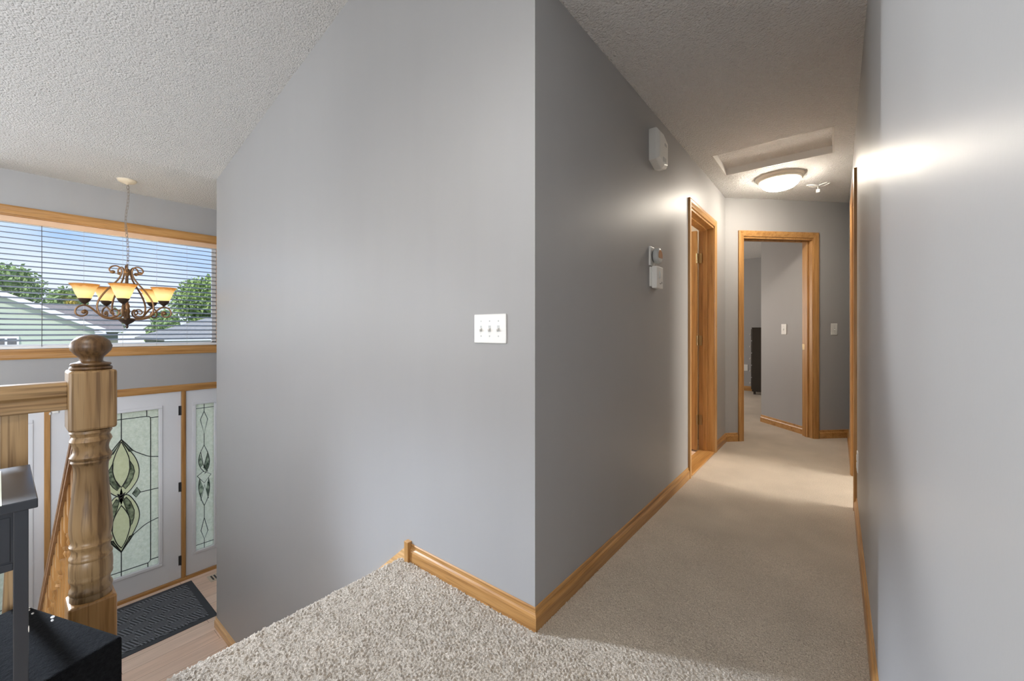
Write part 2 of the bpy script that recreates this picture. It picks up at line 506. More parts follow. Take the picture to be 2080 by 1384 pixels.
m = holes_boxes(MB(), lambda m, u, w, a, b: m.box(3.2, 3.32, u, w, a, b), 1.35, 8.7, -.1, HC + .08, [(3.60, 5.2, .75, 2.15)])
struct(m.build('wall_right_room', WALL))
m = MB(); m.box(RX + .12, 3.2, 1.35, 1.47, -.02, HC + .02); m.box(RX + .12, 3.2, 5.5, 5.62, -.02, HC + .02)
struct(m.build('wall_right_room_side', WALL))
m = MB(); m.box(FX - .12, -1.585, -1.07, -.95, FZ - .1, -.008)
struct(m.build('wall_foyer_half', WALL))
m = MB(); m.box(RX + .12, 4.42, -.77, -.65, -.02, 3.6); struct(m.build('wall_fill_room', WALL))  # unseen side room, added so fill light reaches the entry
m = holes_boxes(MB(), lambda m, u, w, a, b: m.box(4.3, 4.42, u, w, a, b), -6.12, -.65, -.1, 3.6, [(-5.0, -1.3, .7, 2.15)])  # opening made for the added fill light
struct(m.build('wall_fill_room_side', WALL))
m = holes_boxes(MB(), lambda m, u, w, a, b: m.box(u, w, -6.12, -6.0, a, b), FX - .12, 4.42, -.1, 3.6, [(-4.2, -1.2, .1, 2.15)])
struct(m.build('wall_back', WALL))

# ceilings
m = MB()
m.prism([(WE, 2.465), (RX + .13, vault(RX + .13)), (RX + .13, vault(RX + .13) + .15), (WE, 2.62)], lambda u, v, a: (u, a, v), -6.12, 1.36)
m.prism([(RX + .13, vault(RX + .13)), (4.43, 2.465), (4.43, 2.62), (RX + .13, vault(RX + .13) + .15)], lambda u, v, a: (u, a, v), -6.12, -.64)
m.box(FX - .13, WE, -6.12, 1.88, 2.465, 2.62); m.box(WE, WE + .13, 1.36, 1.88, 2.465, 2.62)
struct(m.build('ceiling_vault', POP), 'white popcorn ceiling sloping up over the landing', 'ceiling')
HA = (-.745, -.016, 3.35, 3.857)
m = MB()
for b in ((-4.22, 3.32, 1.35, HA[2]), (-4.22, 3.32, HA[3], 8.7), (-4.22, HA[0], HA[2], HA[3]), (HA[1], 3.32, HA[2], HA[3])):
    m.box(*b, HC, HC + .14)
struct(m.build('ceiling_hall', POP), 'white popcorn ceiling over the hall', 'ceiling')

# ------------------------------------------------------------------ baseboards
BP = [(0, 0), (.014, 0), (.014, .052), (.011, .060), (.006, .066), (.005, .080), (.002, .084), (0, .084)]
def base(name, mat, fn, a0, a1, label=None):
    f0 = a0 if callable(a0) else (lambda u: a0); f1 = a1 if callable(a1) else (lambda u: a1); n = len(BP)
    m = MB()._add([fn(u, v, f0(u)) for u, v in BP] + [fn(u, v, f1(u)) for u, v in BP],
                  [(i, (i + 1) % n, n + (i + 1) % n, n + i) for i in range(n)] + [tuple(range(n))[::-1], tuple(range(n, 2 * n))], False); return struct(m.build(name, mat), label, 'baseboard' if label else None)
base('baseboard_landing', OX, lambda u, v, a: (a, WY - u, v), -1.585, lambda u: HX + u, 'oak baseboard under the triple light switch')
base('baseboard_hall_left', OY, lambda u, v, a: (HX + u, a, v), lambda u: WY - u, 3.189, 'oak baseboard along the shaded hall wall')
base('baseboard_hall_left_end', OY, lambda u, v, a: (HX + u, a, v), 4.068, 4.49)
base('baseboard_hall_right', OY, lambda u, v, a: (RX - u, a, v), -.65, 3.243, 'oak baseboard along the long right wall')
base('baseboard_hall_right_end', OY, lambda u, v, a: (RX - u, a, v), 4.077, 5.45)
base('baseboard_end_left', OX, lambda u, v, a: dd(a, -u, v), 0, .130)
base('baseboard_end_right', OX, lambda u, v, a: dd(a, -u, v), 1.019, 1.362)
base('baseboard_bedroom', OX, lambda u, v, a: dd(1.0 - u, a, v), .12, .79, 'oak baseboard on the bedroom wall')
base('baseboard_bedroom_far', OX, lambda u, v, a: (a, 8.55 - u, v), -4.1, -.69)
base('baseboard_foyer', PALE, lambda u, v, a: (a, WY - u, v + FZ), WE - .014, -3.35, 'pale baseboard at the foot of the stair wall')
m = MB().box(-1.615, -1.585, WY - .024, WY, -.003, .098)
struct(m.build('trim_1', OZ, bevel=.002), 'small oak plinth block at the top of the stairs', 'trim')
# stair skirt following the stairs along the wall
sl = .197 / .25
m = MB().prism([(-1.612, .070), (-1.612, -.22), (-3.40, -.28 - sl * 1.785), (-3.40, -.02 - sl * 1.785)], lambda u, v, a: (u, a, v), WY - .012, WY)
struct(m.build('trim_2', PALE), 'oak skirt board descending beside the stairs', 'trim')

# ------------------------------------------------------------------ door casings
CP = [(0, 0), (.057, 0), (.057, .015), (.046, .018), (.030, .017), (.012, .012), (.004, .011), (0, .008)]   # u across (0 = opening side), v proud
def casing(mat_v, mat_h, root, p, a0, a1, zt, zb=-.004):
    """p(a, proud, z): opening from a0 to a1, head at zt"""
    for nm, fn in (('casing', lambda u, v, s: p(a0 - u, v, s)), ('casing', lambda u, v, s: p(a1 + u, v, s))):
        m = MB(); vs = []
        n = len(CP); vb = [fn(u, v, zb) for u, v in CP]; vt = [fn(u, v, zt + u) for u, v in CP]
        m._add(vb + vt, [(i, (i + 1) % n, n + (i + 1) % n, n + i) for i in range(n)] + [tuple(range(n))[::-1], tuple(range(n, 2 * n))], False)
        m.build(nm, mat_v, root)
    m = MB(); n = len(CP)
    va = [p(a0 - u, v, zt + u) for u, v in CP]; vb = [p(a1 + u, v, zt + u) for u, v in CP]
    m._add(va + vb, [(i, (i + 1) % n, n + (i + 1) % n, n + i) for i in range(n)] + [tuple(range(n))[::-1], tuple(range(n, 2 * n))], False)
    m.build('head_casing', mat_h, root)

def hinge(root, p, q, parent):   # three-knuckle hinge: barrel from z0 to z1 and two leaves
    pass

# left hall door (door_2): open inward, seen edge on
d2 = sthing('door_2', 'oak framed door ajar on the shaded hall wall', 'door', (HX, 3.63, 0))
casing(OZ, OY, d2, lambda a, v, z: (HX + v, a, z), 3.252, 4.006, 2.035)
m = MB(); m.box(HX - .125, HX + .001, 3.240, 3.258, -.004, 2.036); m.box(HX - .125, HX + .001, 4.000, 4.018, -.004, 2.036)
m.box(HX - .125, HX + .001, 3.240, 4.018, 2.018, 2.038)
m.box(HX - .088, HX - .052, 3.258, 3.269, -.004, 2.018); m.box(HX - .088, HX - .052, 3.989, 4.0, -.004, 2.018); m.box(HX - .088, HX - .052, 3.258, 4.0, 2.007, 2.018)
m.build('jamb', OZ, d2, bevel=.0015)
leaf = MB().box(HX - .132 - .735, HX - .132, 3.957, 3.992, .012, 2.01).build('door_leaf', OZ, d2, bevel=.002)
m = MB()
for x0, x1 in ((-.60, -.36), (-.31, -.07)):
    for z0, z1 in ((.25, .95), (1.08, 1.85)):
        m.box(HX - .195 + x0, HX - .195 + x1, 3.950, 3.957, z0, z1)
m.build('panel', OZ, leaf, bevel=.003)
for zc in (1.76, 1.01, .285):
    m = MB(); m.tube([(HX - .131, 3.962, zc - .045), (HX - .131, 3.962, zc + .045)], .008, 10)
    m.box(HX - .131, HX - .095, 3.986, 3.9895, zc - .045, zc + .045)
    m.build('hinge', BRASSD, leaf)
m = MB().box(HX - .125, HX + .012, 3.258, 4.0, -.004, .012); m.build('threshold', OY, d2, bevel=.004)

# doorway to the bedroom (door_3)
d3 = sthing('door_3', 'oak cased doorway to the bedroom in the angled end wall', 'door', dd(.575, 0, 0))
casing(OZ, OX, d3, lambda a, v, z: dd(a, -v, z), .193, .956, 2.04)
m = MB(); dbox(m, .184, .200, -.001, .126, -.004, 2.042); dbox(m, .949, .965, -.001, .126, -.004, 2.042); dbox(m, .184, .965, -.001, .126, 2.022, 2.044)
dbox(m, .200, .211, .05, .085, -.004, 2.022); dbox(m, .938, .949, .05, .085, -.004, 2.022); dbox(m, .2, .949, .05, .085, 2.011, 2.022)
m.build('jamb', OZ, d3, bevel=.0015)
m = dbox(MB(), .9465, .949, .094, .122, .90, .96); m.build('strike_plate', BRASSD, d3)
lf = dbox(MB(), .165, .20, .14, .88, .012, 2.015).build('door_leaf', OZ, d3, bevel=.002)

# right hall door (door_4)
d4 = sthing('door_4', 'oak door casing seen edge on in the long right wall', 'door', (RX, 3.66, 0))
casing(OZ, OY, d4, lambda a, v, z: (RX - v, a, z), 3.300, 4.020, 2.035)
m = MB(); m.box(RX - .001, RX + .125, 3.288, 3.306, -.004, 2.036); m.box(RX - .001, RX + .125, 4.014, 4.032, -.004, 2.036); m.box(RX - .001, RX + .125, 3.288, 4.032, 2.018, 2.038)
m.build('jamb', OZ, d4, bevel=.0015)

# ------------------------------------------------------------------ entry window (window_1) with its blind
w1 = sthing('window_1', 'wide oak trimmed window above the entry door', 'window', (FX, .75, 1.5))
WA, WB, WZ0, WZ1 = -.065, 1.565, .925, 2.09
def fprof(fn, a0, a1): return MB().prism([(0, 0), (.072, 0), (.072, .014), (.058, .019), (.03, .018), (.010, .012), (0, .010)], fn, a0, a1)
fprof(lambda u, v, a: (FX + v, a, WZ1 + u), WA - .072, WB + .072).build('window_frame', OY, w1)
fprof(lambda u, v, a: (FX + v, a, WZ0 - u), WA - .072, WB + .072).build('window_frame', OY, w1)
fprof(lambda u, v, a: (FX + v, WA - u, a), WZ0, WZ1).build('window_frame', OZ, w1)
fprof(lambda u, v, a: (FX + v, WB + u, a), WZ0, WZ1).build('window_frame', OZ, w1)
m = MB(); m.box(FX - .118, FX + .002, WA - .001, WB + .001, WZ0 - .001, WZ0 + .014); m.box(FX - .118, FX + .002, WA, WB, WZ1 - .014, WZ1 + .001)
m.box(FX - .118, FX + .002, WA - .001, WA + .014, WZ0, WZ1); m.box(FX - .118, FX + .002, WB - .014, WB + .001, WZ0, WZ1)
m.build('jamb', OY, w1)
m = MB(); 
for z in (WZ0 + .014, WZ1 - .054): m.box(FX - .110, FX - .085, WA + .014, WB - .014, z, z + .04)
for y in (WA + .014, WB - .054): m.box(FX - .110, FX - .085, y, y + .04, WZ0 + .014, WZ1 - .014)
m.build('sash', BLINDW, w1)
MB().box(FX - .099, FX - .096, WA + .05, WB - .05, WZ0 + .05, WZ1 - .05).build('pane', PANE, w1)

bl = thing('window_blind', 'open white horizontal blind with tan valance in the entry window', 'blind', (FX - .04, .75, 2.05))
MB().box(FX - .022, FX - .008, WA + .016, WB - .016, 2.025, 2.076).build('valance', VAL, bl, bevel=.004)
MB().box(FX - .07, FX - .024, WA + .016, WB - .016, 2.022, 2.07).build('headrail', BLINDW, bl)
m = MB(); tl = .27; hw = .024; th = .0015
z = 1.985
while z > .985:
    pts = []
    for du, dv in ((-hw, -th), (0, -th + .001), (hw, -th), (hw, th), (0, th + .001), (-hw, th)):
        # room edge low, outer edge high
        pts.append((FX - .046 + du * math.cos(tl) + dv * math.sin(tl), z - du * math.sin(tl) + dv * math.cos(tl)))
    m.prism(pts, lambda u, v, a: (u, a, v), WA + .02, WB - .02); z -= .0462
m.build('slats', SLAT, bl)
MB().box(FX - .072, FX - .020, WA + .018, WB - .018, .941, .968).build('bottom_rail', BLINDW, bl, bevel=.004)
for y in (.239, .497, .762, 1.018, 1.27):
    MB().tube([(FX - .020, y, 2.03), (FX - .020, y, .95)], .0013, 6).build('ladder_cord', GREYPL, bl)
MB().tube([(FX - .014, .239, 2.03), (FX - .010, .240, 1.2), (FX - .012, .239, .96)], .0024, 6).build('lift_cord', DGREY, bl)

# ------------------------------------------------------------------ entry door (door_1) with sidelights
d1 = sthing('door_1', 'white entry door with leaded glass and sidelights', 'door', (FX, .753, FZ))
YC = .753
fprof(lambda u, v, a: (FX + v, a, .453 + u), -.2, 1.71).build('head_casing', OY, d1)
m = MB(); m.box(FX - .10, FX + .010, 1.218, 1.254, FZ, .453); m.box(FX - .10, FX + .010, .252, .288, FZ, .453)
m.build('mullion', OZ, d1, bevel=.003)
m = MB(); m.box(FX - .1, FX + .018, -.13, 1.64, FZ - .002, FZ + .028); m.build('threshold', OY, d1, bevel=.004)
def leafpanel(name, y0, y1, gy0, gy1, gz0, gz1, par, xf=FX - .012, th=.045, zb=FZ + .03):
    m = holes_boxes(MB(), lambda m, u, w, a, b: m.box(xf - th, xf, u, w, a, b), y0, y1, zb, .453, [(gy0, gy1, gz0, gz1)])
    o = m.build(name, WHITEP, par)
    fr = MB()
    for (a0, a1, b0, b1) in ((gy0 - .032, gy1 + .032, gz1, gz1 + .032), (gy0 - .032, gy1 + .032, gz0 - .032, gz0), (gy0 - .032, gy0, gz0, gz1), (gy1, gy1 + .032, gz0, gz1)):
        fr.box(xf - .001, xf + .011, a0, a1, b0, b1)
    fr.build('glass_frame', WHITEP, o, bevel=.006)
    return o
DL = leafpanel('door_leaf', .290, 1.216, .473, 1.033, -1.315, .290, d1)
SR = leafpanel('sidelight', 1.254, 1.64, 1.347, 1.513, -1.312, .290, d1)
SLF = leafpanel('sidelight', -.13, .252, -.007, .159, -1.312, .290, d1)
GX = FX - .030
def pane(par, y0, y1, z0, z1): MB().box(GX - .004, GX, y0, y1, z0, z1).build('glass_pane', OBSC, par)
pane(DL, .473, 1.033, -1.315, .290); pane(SR, 1.347, 1.513, -1.312, .290); pane(SLF, -.007, .159, -1.312, .290)

def came(m, pts, yc, r=.0040, mir=True, sm=True, closed=False):
    p = [(a, b) for a, b in pts]
    if closed: p = p + [p[0]]
    for s in ((1, -1) if mir else (1,)):
        q = [(GX + .003, yc + s * a, b) for a, b in p]
        m.tube(spline(q, 4) if sm and len(q) > 2 else q, r, 6)
def piece(m, pts, yc, mir=True, x=.0012):
    for s in ((1, -1) if mir else (1,)):
        m.quad(*[(GX + x, yc + s * a, b) for a, b in pts])
D = dict(
    border=[(0, .226), (.18, .226), (.205, .222), (.216, .212), (.219, .187), (.219, -1.228), (.217, -1.255), (.201, -1.272), (0, -1.272)],
    outer=[(0, .03), (.03, -.044), (.069, -.106), (.103, -.175), (.125, -.25), (.131, -.32), (.122, -.387), (.097, -.441), (.052, -.503), (-.02, -.56)],
    tri=[(0, .03), (.024, -.031), (.058, -.104), (.088, -.1), (.045, -.035)],
    side=[(0, .03), (.045, -.035), (.088, -.1), (.166, -.16), (.219, -.190), (.28, -.204)],
    eye=[(0, .007), (.03, -.075), (.052, -.148), (.063, -.219), (.058, -.293), (.041, -.364), (.019, -.418), (0, -.44)],
    cres=[(.058, -.187), (.088, -.255), (.097, -.311), (.083, -.376), (.058, -.429), (.03, -.466), (.008, -.429), (.046, -.35), (.061, -.279)],
    dia=[(.08, -.527), (.114, -.473), (.143, -.531), (.108, -.574)],
    outer2=[(-.03, -.50), (.002, -.518), (.052, -.533), (.097, -.609), (.125, -.687), (.134, -.759), (.122, -.832), (.097, -.899), (.058, -.982), (.0, -1.082)],
    eye2=[(0, -.62), (.03, -.677), (.058, -.755), (.065, -.841), (.052, -.912), (.03, -.986), (0, -1.04)],
    cres2=[(.013, -.574), (.035, -.546), (.069, -.607), (.095, -.699), (.092, -.775), (.077, -.83), (.063, -.855), (.06, -.763), (.035, -.664)],
    side2=[(.0, -1.075), (.058, -.957), (.097, -.932), (.166, -.879), (.219, -.855), (.28, -.838)],
    tri2=[(.013, -1.062), (.058, -.945), (.092, -.938), (.052, -1.002)])
m = MB()
for k in ('border',): came(m, D[k], YC, sm=False)
for k in ('outer', 'side', 'eye', 'outer2', 'eye2', 'side2'): came(m, D[k], YC)
for k in ('cres', 'cres2', 'dia', 'tri', 'tri2'): came(m, D[k], YC, closed=True, sm=False, r=.0032)
came(m, [(0, .29), (0, .03)], YC, mir=False); came(m, [(0, -1.082), (0, -1.315)], YC, mir=False)
for a, b in (((.189, .29), (.189, .226)), ((.219, .207), (.28, .207)), ((.198, -1.272), (.198, -1.315)), ((.221, -1.247), (.28, -1.247)), ((.143, -.531), (.28, -.531))):
    came(m, [a, b], YC)
m.build('lead_came', LEAD, DL)
m = MB()
for k in ('cres', 'cres2', 'dia', 'tri', 'tri2'): piece(m, D[k], YC)
m.build('green_glass', GREG, DL)
m = MB(); piece(m, D['eye'], YC, x=.0006); piece(m, D['eye2'], YC, x=.0006)
for a in ('outer', 'outer2'):
    o = D[a]; i = D['eye' if a == 'outer' else 'eye2']
    piece(m, o + i[::-1], YC, x=.0003)
m.build('yellow_glass', YELG, DL)

for par, yc in ((SR, 1.43), (SLF, .076)):
    m = MB(); g = MB()
    for pts in ([(-.006, .29), (-.006, .204)], [(-.006, -.043), (-.006, -.173)], [(-.004, -.845), (-.004, -.981)], [(-.004, -1.218), (-.004, -1.312)], [(-.083, .243), (.083, .243)], [(-.083, -1.26), (.083, -1.26)], [(.03, -.254), (-.011, -.423)], [(-.036, -.248), (-.014, -.388), (.028, -.476)], [(-.035, -.779), (0, -.612), (.035, -.776)]):
        came(m, pts, yc, mir=False, sm=False, r=.0032)
    for pts in ([(-.006, .203), (.027, .113), (-.006, -.043), (-.040, .116)], [(-.004, -.981), (.030, -1.132), (-.003, -1.218), (-.034, -1.116)], [(-.068, -.504), (-.014, -.464), (.059, -.51), (-.004, -.594)]):
        came(m, pts, yc, mir=False, sm=False, closed=True, r=.0032)
    for pts in ([(-.006, -.173), (.030, -.27), (.045, -.36), (.033, -.434), (0, -.494)], [(-.006, -.173), (-.044, -.262), (-.056, -.345), (-.039, -.416), (-.007, -.466)], [(.035, -.546), (.047, -.643), (.031, -.758), (-.004, -.845)], [(-.045, -.531), (-.056, -.63), (-.035, -.754), (-.004, -.845)]):
        came(m, pts, yc, mir=False, r=.0032)
    for pts in ([(.030, -.27), (.045, -.36), (.033, -.434), (.010, -.47), (-.011, -.423)], [(-.044, -.262), (-.056, -.345), (-.039, -.416), (-.014, -.388)], [(.035, -.546), (.047, -.643), (.034, -.75), (.012, -.67)], [(-.045, -.531), (-.056, -.63), (-.037, -.754), (-.010, -.65)]):
        piece(g, pts, yc, mir=False)
    m.build('lead_came', LEAD, par); g.build('green_glass', GREG, par)
for zc in (.247, -.57, -1.355):
    m = MB(); m.tube([(FX - .004, 1.217, zc - .05), (FX - .004, 1.217, zc + .05)], .008, 10); m.box(FX - .0125, FX - .008, 1.195, 1.217, zc - .05, zc + .05)
    m.build('hinge', BLACKM, DL)
m = MB(); m.box(FX - .012, FX + .010, .300, .338, .36, .408); m.build('latch', WHITE, DL, bevel=.003)
m = MB(); m.box(FX - .002, FX + .012, .280, .292, .352, .372); m.build('chain_catch', WHITE, d1, bevel=.002)
m = MB(); m.lathe([(.03, 0), (.03, .008), (.012, .012), (.012, .04), (.028, .05), (.03, .065), (.02, .078), (.0, .08)], 0, 0, 20)
kv = [(FX - .012 + z, .36 + x, -.62 + y) for x, y, z in m.v]; m.v = kv; m.build('door_knob', BRASSD, DL)

# ------------------------------------------------------------------ entry floor things
mt = thing('door_mat', 'charcoal ribbed doormat in front of the white entry door', 'doormat', (-4.97, .745, FZ))
MB().box(-5.40, -4.555, .19, 1.285, FZ, FZ + .007).build('border', MATEDGE, mt, bevel=.003)
MB().box(-5.345, -4.61, .245, 1.23, FZ + .006, FZ + .011).build('ribbed_field', RIB, mt, bevel=.002)
vn = thing('floor_vent', 'beige floor register beside the doormat under the sidelight', 'vent', (-5.27, 1.56, FZ))
m = MB(); m.box(-5.35, -5.20, 1.405, 1.70, FZ, FZ + .006); m.build('vent_frame', VENTB, vn, bevel=.003)
m = MB()
for i in range(9): m.box(-5.325, -5.225, 1.43 + i * .028, 1.445 + i * .028, FZ + .0055, FZ + .0068)
m.build('slots', BLACKM, vn)

# ------------------------------------------------------------------ chandelier
CHX, CHY = -5.035, .726
ch = thing('chandelier', 'bronze scroll chandelier with five glowing amber bell shades over the entry', 'chandelier', (CHX, CHY, 2.465))
MB().lathe([(0, 2.466), (.068, 2.466), (.068, 2.458), (.060, 2.446), (.040, 2.436), (.016, 2.430), (.010, 2.424), (.0, 2.422)], CHX, CHY, 28).build('canopy', CREAM, ch)
m = MB(); zc = 2.418; k = 0
rng = random.Random(2); off = 0
cpath = lambda z: CHX, 
while zc > 1.70:
    wob = .015 * math.sin((2.42 - zc) * 17); wob2 = .008 * math.sin((2.42 - zc) * 11 + 1)
    ring = []
    for i in range(14):
        a = 2 * PI * i / 14; u = .0105 * math.cos(a); w = .019 * math.sin(a)
        ca = PI / 4 + (PI / 2 if k % 2 else 0)
        ring.append((CHX + wob + u * math.cos(ca), CHY + wob2 + u * math.sin(ca), zc - .019 + w))
    m.tube(ring, .0019, 6, closed=True); zc -= .031; k += 1
m.tube(spline([(CHX + .015 * math.sin((2.42 - z) * 17) + .004, CHY + .008 * math.sin((2.42 - z) * 11 + 1), z) for z in np.linspace(2.424, 1.66, 16)], 3), .0015, 6)
m.build('chain', CHAIN, ch)
m = MB()
m.lathe([(0, 1.70), (.006, 1.698), (.007, 1.665), (.014, 1.66), (.020, 1.645), (.022, 1.625), (.020, 1.605), (.010, 1.595), (.0095, 1.36), (.013, 1.345), (.017, 1.335), (.021, 1.32), (.017, 1.305), (.020, 1.29), (.022, 1.27), (.018, 1.25), (.021, 1.235), (.023, 1.215), (.020, 1.20), (.0, 1.198)], CHX, CHY, 20)
m.build('stem', BRONZE, ch)
m = MB(); m.lathe([(0, 1.212), (.050, 1.210), (.060, 1.202), (.058, 1.195), (.046, 1.180), (.028, 1.166), (.012, 1.156), (.007, 1.148), (.011, 1.140), (.010, 1.130), (.004, 1.120), (.0, 1.118)], CHX, CHY, 24)
m.build('hub_bowl', BRONZED, ch)
SHADE = shade_glass()
view = math.atan2(-CHY, -CHX)
for ph in (-5, 67, 139, -149, -77):
    az = view + R(ph)
    ca, sa = math.cos(az), math.sin(az)
    W = lambda r, z: (CHX + r * ca, CHY + r * sa, z)
    m = MB()
    main = spline([W(*q) for q in ((.03, 1.207), (.09, 1.203), (.15, 1.216), (.195, 1.258), (.235, 1.300), (.27, 1.318), (.305, 1.305), (.325, 1.272), (.318, 1.238), (.288, 1.224), (.260, 1.238), (.254, 1.262), (.268, 1.277), (.280, 1.268))], 6)
    n = len(main); m.tube(main, [.0080 - .0022 * (i / n) for i in range(n)], 8)
    m.ball(W(.275, 1.260), .017, .017, .017)
    up = spline([W(*q) for q in ((.145, 1.213), (.180, 1.250), (.194, 1.31), (.180, 1.375), (.135, 1.455), (.085, 1.52), (.050, 1.575), (.036, 1.625), (.044, 1.660), (.070, 1.678), (.102, 1.668), (.117, 1.640), (.105, 1.618))], 6)
    n = len(up); m.tube(up, [.0076 - .0016 * (i / n) for i in range(n)], 8)
    m.ball(W(.095, 1.622), .018, .018, .015)
    inn = spline([W(*q) for q in ((.150, 1.213), (.105, 1.215), (.066, 1.232), (.052, 1.262), (.068, 1.288), (.096, 1.288), (.110, 1.266), (.098, 1.250), (.084, 1.256))], 6)
    n = len(inn); m.tube(inn, [.0070 - .0015 * (i / n) for i in range(n)], 8)
    m.tube([W(.115, 1.209), W(.165, 1.232)], .011, 8)
    arm = m.build('arm', BRONZE, ch)
    cx, cy, _ = W(.27, 0)
    MB().lathe([(0, 1.314), (.007, 1.316), (.009, 1.330), (.018, 1.336), (.032, 1.352), (.040, 1.370), (.042, 1.376), (.0, 1.376)], cx, cy, 20).build('candle_cup', BRONZED, arm)
    m = MB()
    out = [(.041, 1.377), (.046, 1.390), (.055, 1.410), (.063, 1.432), (.070, 1.455), (.079, 1.476), (.093, 1.494), (.096, 1.497)]
    inn_ = [(r - .003, z + .001) for r, z in out[::-1]]
    vs = []; fs = []; N = 28; pr = out + inn_
    for r, z in pr: vs += [(cx + r * math.cos(2 * PI * i / N), cy + r * math.sin(2 * PI * i / N), z) for i in range(N)]
    for q in range(len(pr) - 1):
        for i in range(N):
            j = (i + 1) % N; fs.append((q * N + i, q * N + j, (q + 1) * N + j, (q + 1) * N + i))
    m._add(vs, fs, True)
    sh = m.build('lamp_shade', SHADE, arm)
    sh.data.transform(Matrix.Translation(ORI[ch.name])); sh.location = -ORI[ch.name]   # keep scene height for the glass tint
    ld = bpy.data.lights.new('chandelier_bulb', 'POINT'); ld.energy = 1.9; ld.color = (1, .90, .72); ld.shadow_soft_size = .018
    lo = bpy.data.objects.new('chandelier_bulb', ld); lo.location = (cx, cy, 1.425); C.objects.link(lo)

# ------------------------------------------------------------------ hall ceiling things
hp = MB().box(HA[0] - .02, HA[1] + .02, HA[2] - .02, HA[3] + .02, HC + .055, HC + .075)
tag(hp.build('attic_hatch', POP), 'textured white attic access panel recessed in the hall ceiling', 'hatch')
m = MB()
t_ = .010
m.box(HA[0] - .001, HA[0] + t_, HA[2], HA[3], HC - .001, HC + .055); m.box(HA[1] - t_, HA[1] + .001, HA[2], HA[3], HC - .001, HC + .055)
m.box(HA[0], HA[1], HA[2] - .001, HA[2] + t_, HC - .001, HC + .055); m.box(HA[0], HA[1], HA[3] - t_, HA[3] + .001, HC - .001, HC + .055)
struct(m.build('trim_4', HATCHP), 'white frame lining the attic hatch recess', 'trim')
LX, LY = -.385, 4.165
fl = thing('ceiling_lamp', 'round ivory rimmed flush ceiling lamp glowing at the hall end', 'ceiling lamp', (LX, LY, HC))
MB().lathe([(0, HC + .001), (.178, HC + .001), (.180, HC - .008), (.174, HC - .018), (.166, HC - .022), (.164, HC - .032), (.156, HC - .040), (.146, HC - .044), (.0, HC - .044)], LX, LY, 48).build('lamp_rim', PAN, fl)
m = MB(); m.lathe([(.145, HC - .044), (.141, HC - .058), (.128, HC - .077), (.106, HC - .094), (.076, HC - .105), (.040, HC - .111), (.0, HC - .112)], LX, LY, 48)
m.build('lamp_bowl', emit('lit_alabaster', (1, .90, .76), 74), fl)
sk = thing('ceiling_bracket', 'small white ceiling bracket with dangling plug past the hall lamp', 'bracket', (-.13, 4.60, HC))
m = MB()
m.tube(spline([(-.215, 4.555, HC - .004), (-.18, 4.545, HC - .010), (-.145, 4.57, HC - .014), (-.115, 4.615, HC - .014), (-.085, 4.63, HC - .010), (-.05, 4.60, HC - .004)], 6), .0065, 8)
m.tube(spline([(-.20, 4.60, HC - .004), (-.165, 4.62, HC - .010), (-.135, 4.60, HC - .012), (-.105, 4.575, HC - .010), (-.07, 4.575, HC - .004)], 6), .005, 8)
m.build('bracket', WHITE, sk)
m = MB(); m.tube([(-.135, 4.59, HC - .012), (-.134, 4.59, HC - .05)], .004, 8); m.box(-.148, -.120, 4.578, 4.602, HC - .078, HC - .048)
m.build('plug', WHITE, sk, bevel=.004)

# ------------------------------------------------------------------ things on the walls
def plate(name, label, cat, loc, fn, w, h, toggles=1, grp=None):
    """fn(a, d, z): along the wall, proud of it, up"""
    t = thing(name, label, cat, loc, grp)
    def bx(a0, a1, d0, d1, z0, z1):
        m = MB(); vs = [fn(a, d, z) for a in (a0, a1) for d in (d0, d1) for z in (z0, z1)]
        return m._add(vs, [(0, 1, 3, 2), (4, 6, 7, 5), (0, 4, 5, 1), (2, 3, 7, 6), (0, 2, 6, 4), (1, 5, 7, 3)], False)
    bx(-w / 2, w / 2, -.001, .006, -h / 2, h / 2).build('plate', WHITE, t, bevel=.003)
    for i in range(toggles):
        a = (i - (toggles - 1) / 2) * .046
        bx(a - .0055, a + .0055, .0052, .0068, -.0125, .0125).build('slot', GREYPL, t)
        m = MB(); vs = [fn(a + x, d, z) for x in (-.004, .004) for d, z in ((.005, -.006), (.005, .004), (.019, -.013), (.019, -.005))]
        m._add(vs, [(0, 1, 3, 2), (4, 6, 7, 5), (0, 4, 5, 1), (2, 3, 7, 6), (0, 2, 6, 4), (1, 5, 7, 3)], False)
        m.build('toggle', WHITE, t, bevel=.001)
        for z in (-.030, .030):
            bx(a - .0028, a + .0028, .0055, .0068, z - .0028, z + .0028).build('screw', GREYPL, t, bevel=.001)
    return t
plate('light_switch', 'triple white toggle switch on the large grey stair wall', 'light switch', (-1.086, WY, 1.108), lambda a, d, z: (-1.086 + a, WY - d, 1.108 + z), .170, .117, 3)
plate('light_switch', 'single white toggle switch on the angled wall past the bedroom doorway', 'light switch', dd(1.192, 0, 1.115), lambda a, d, z: dd(1.192 + a, -d, 1.115 + z), .072, .117)
plate('light_switch', 'single white toggle switch on the wall seen inside the bedroom doorway', 'light switch', dd(1.0, .43, 1.116), lambda a, d, z: dd(1.0 - d, .43 + a, 1.116 + z), .074, .118)
def outlet(label, loc, fn):
    t = thing('wall_outlet', label, 'outlet', loc)
    def bx(a0, a1, d0, d1, z0, z1):
        m = MB(); vs = [fn(a, d, z) for a in (a0, a1) for d in (d0, d1) for z in (z0, z1)]
        return m._add(vs, [(0, 1, 3, 2), (4, 6, 7, 5), (0, 4, 5, 1), (2, 3, 7, 6), (0, 2, 6, 4), (1, 5, 7, 3)], False)
    bx(-.036, .036, -.001, .006, -.058, .058).build('plate', WHITE, t, bevel=.003)
    for z in (-.022, .022): bx(-.015, .015, .005, .008, z - .016, z + .016).build('socket', WHITE, t, bevel=.003)
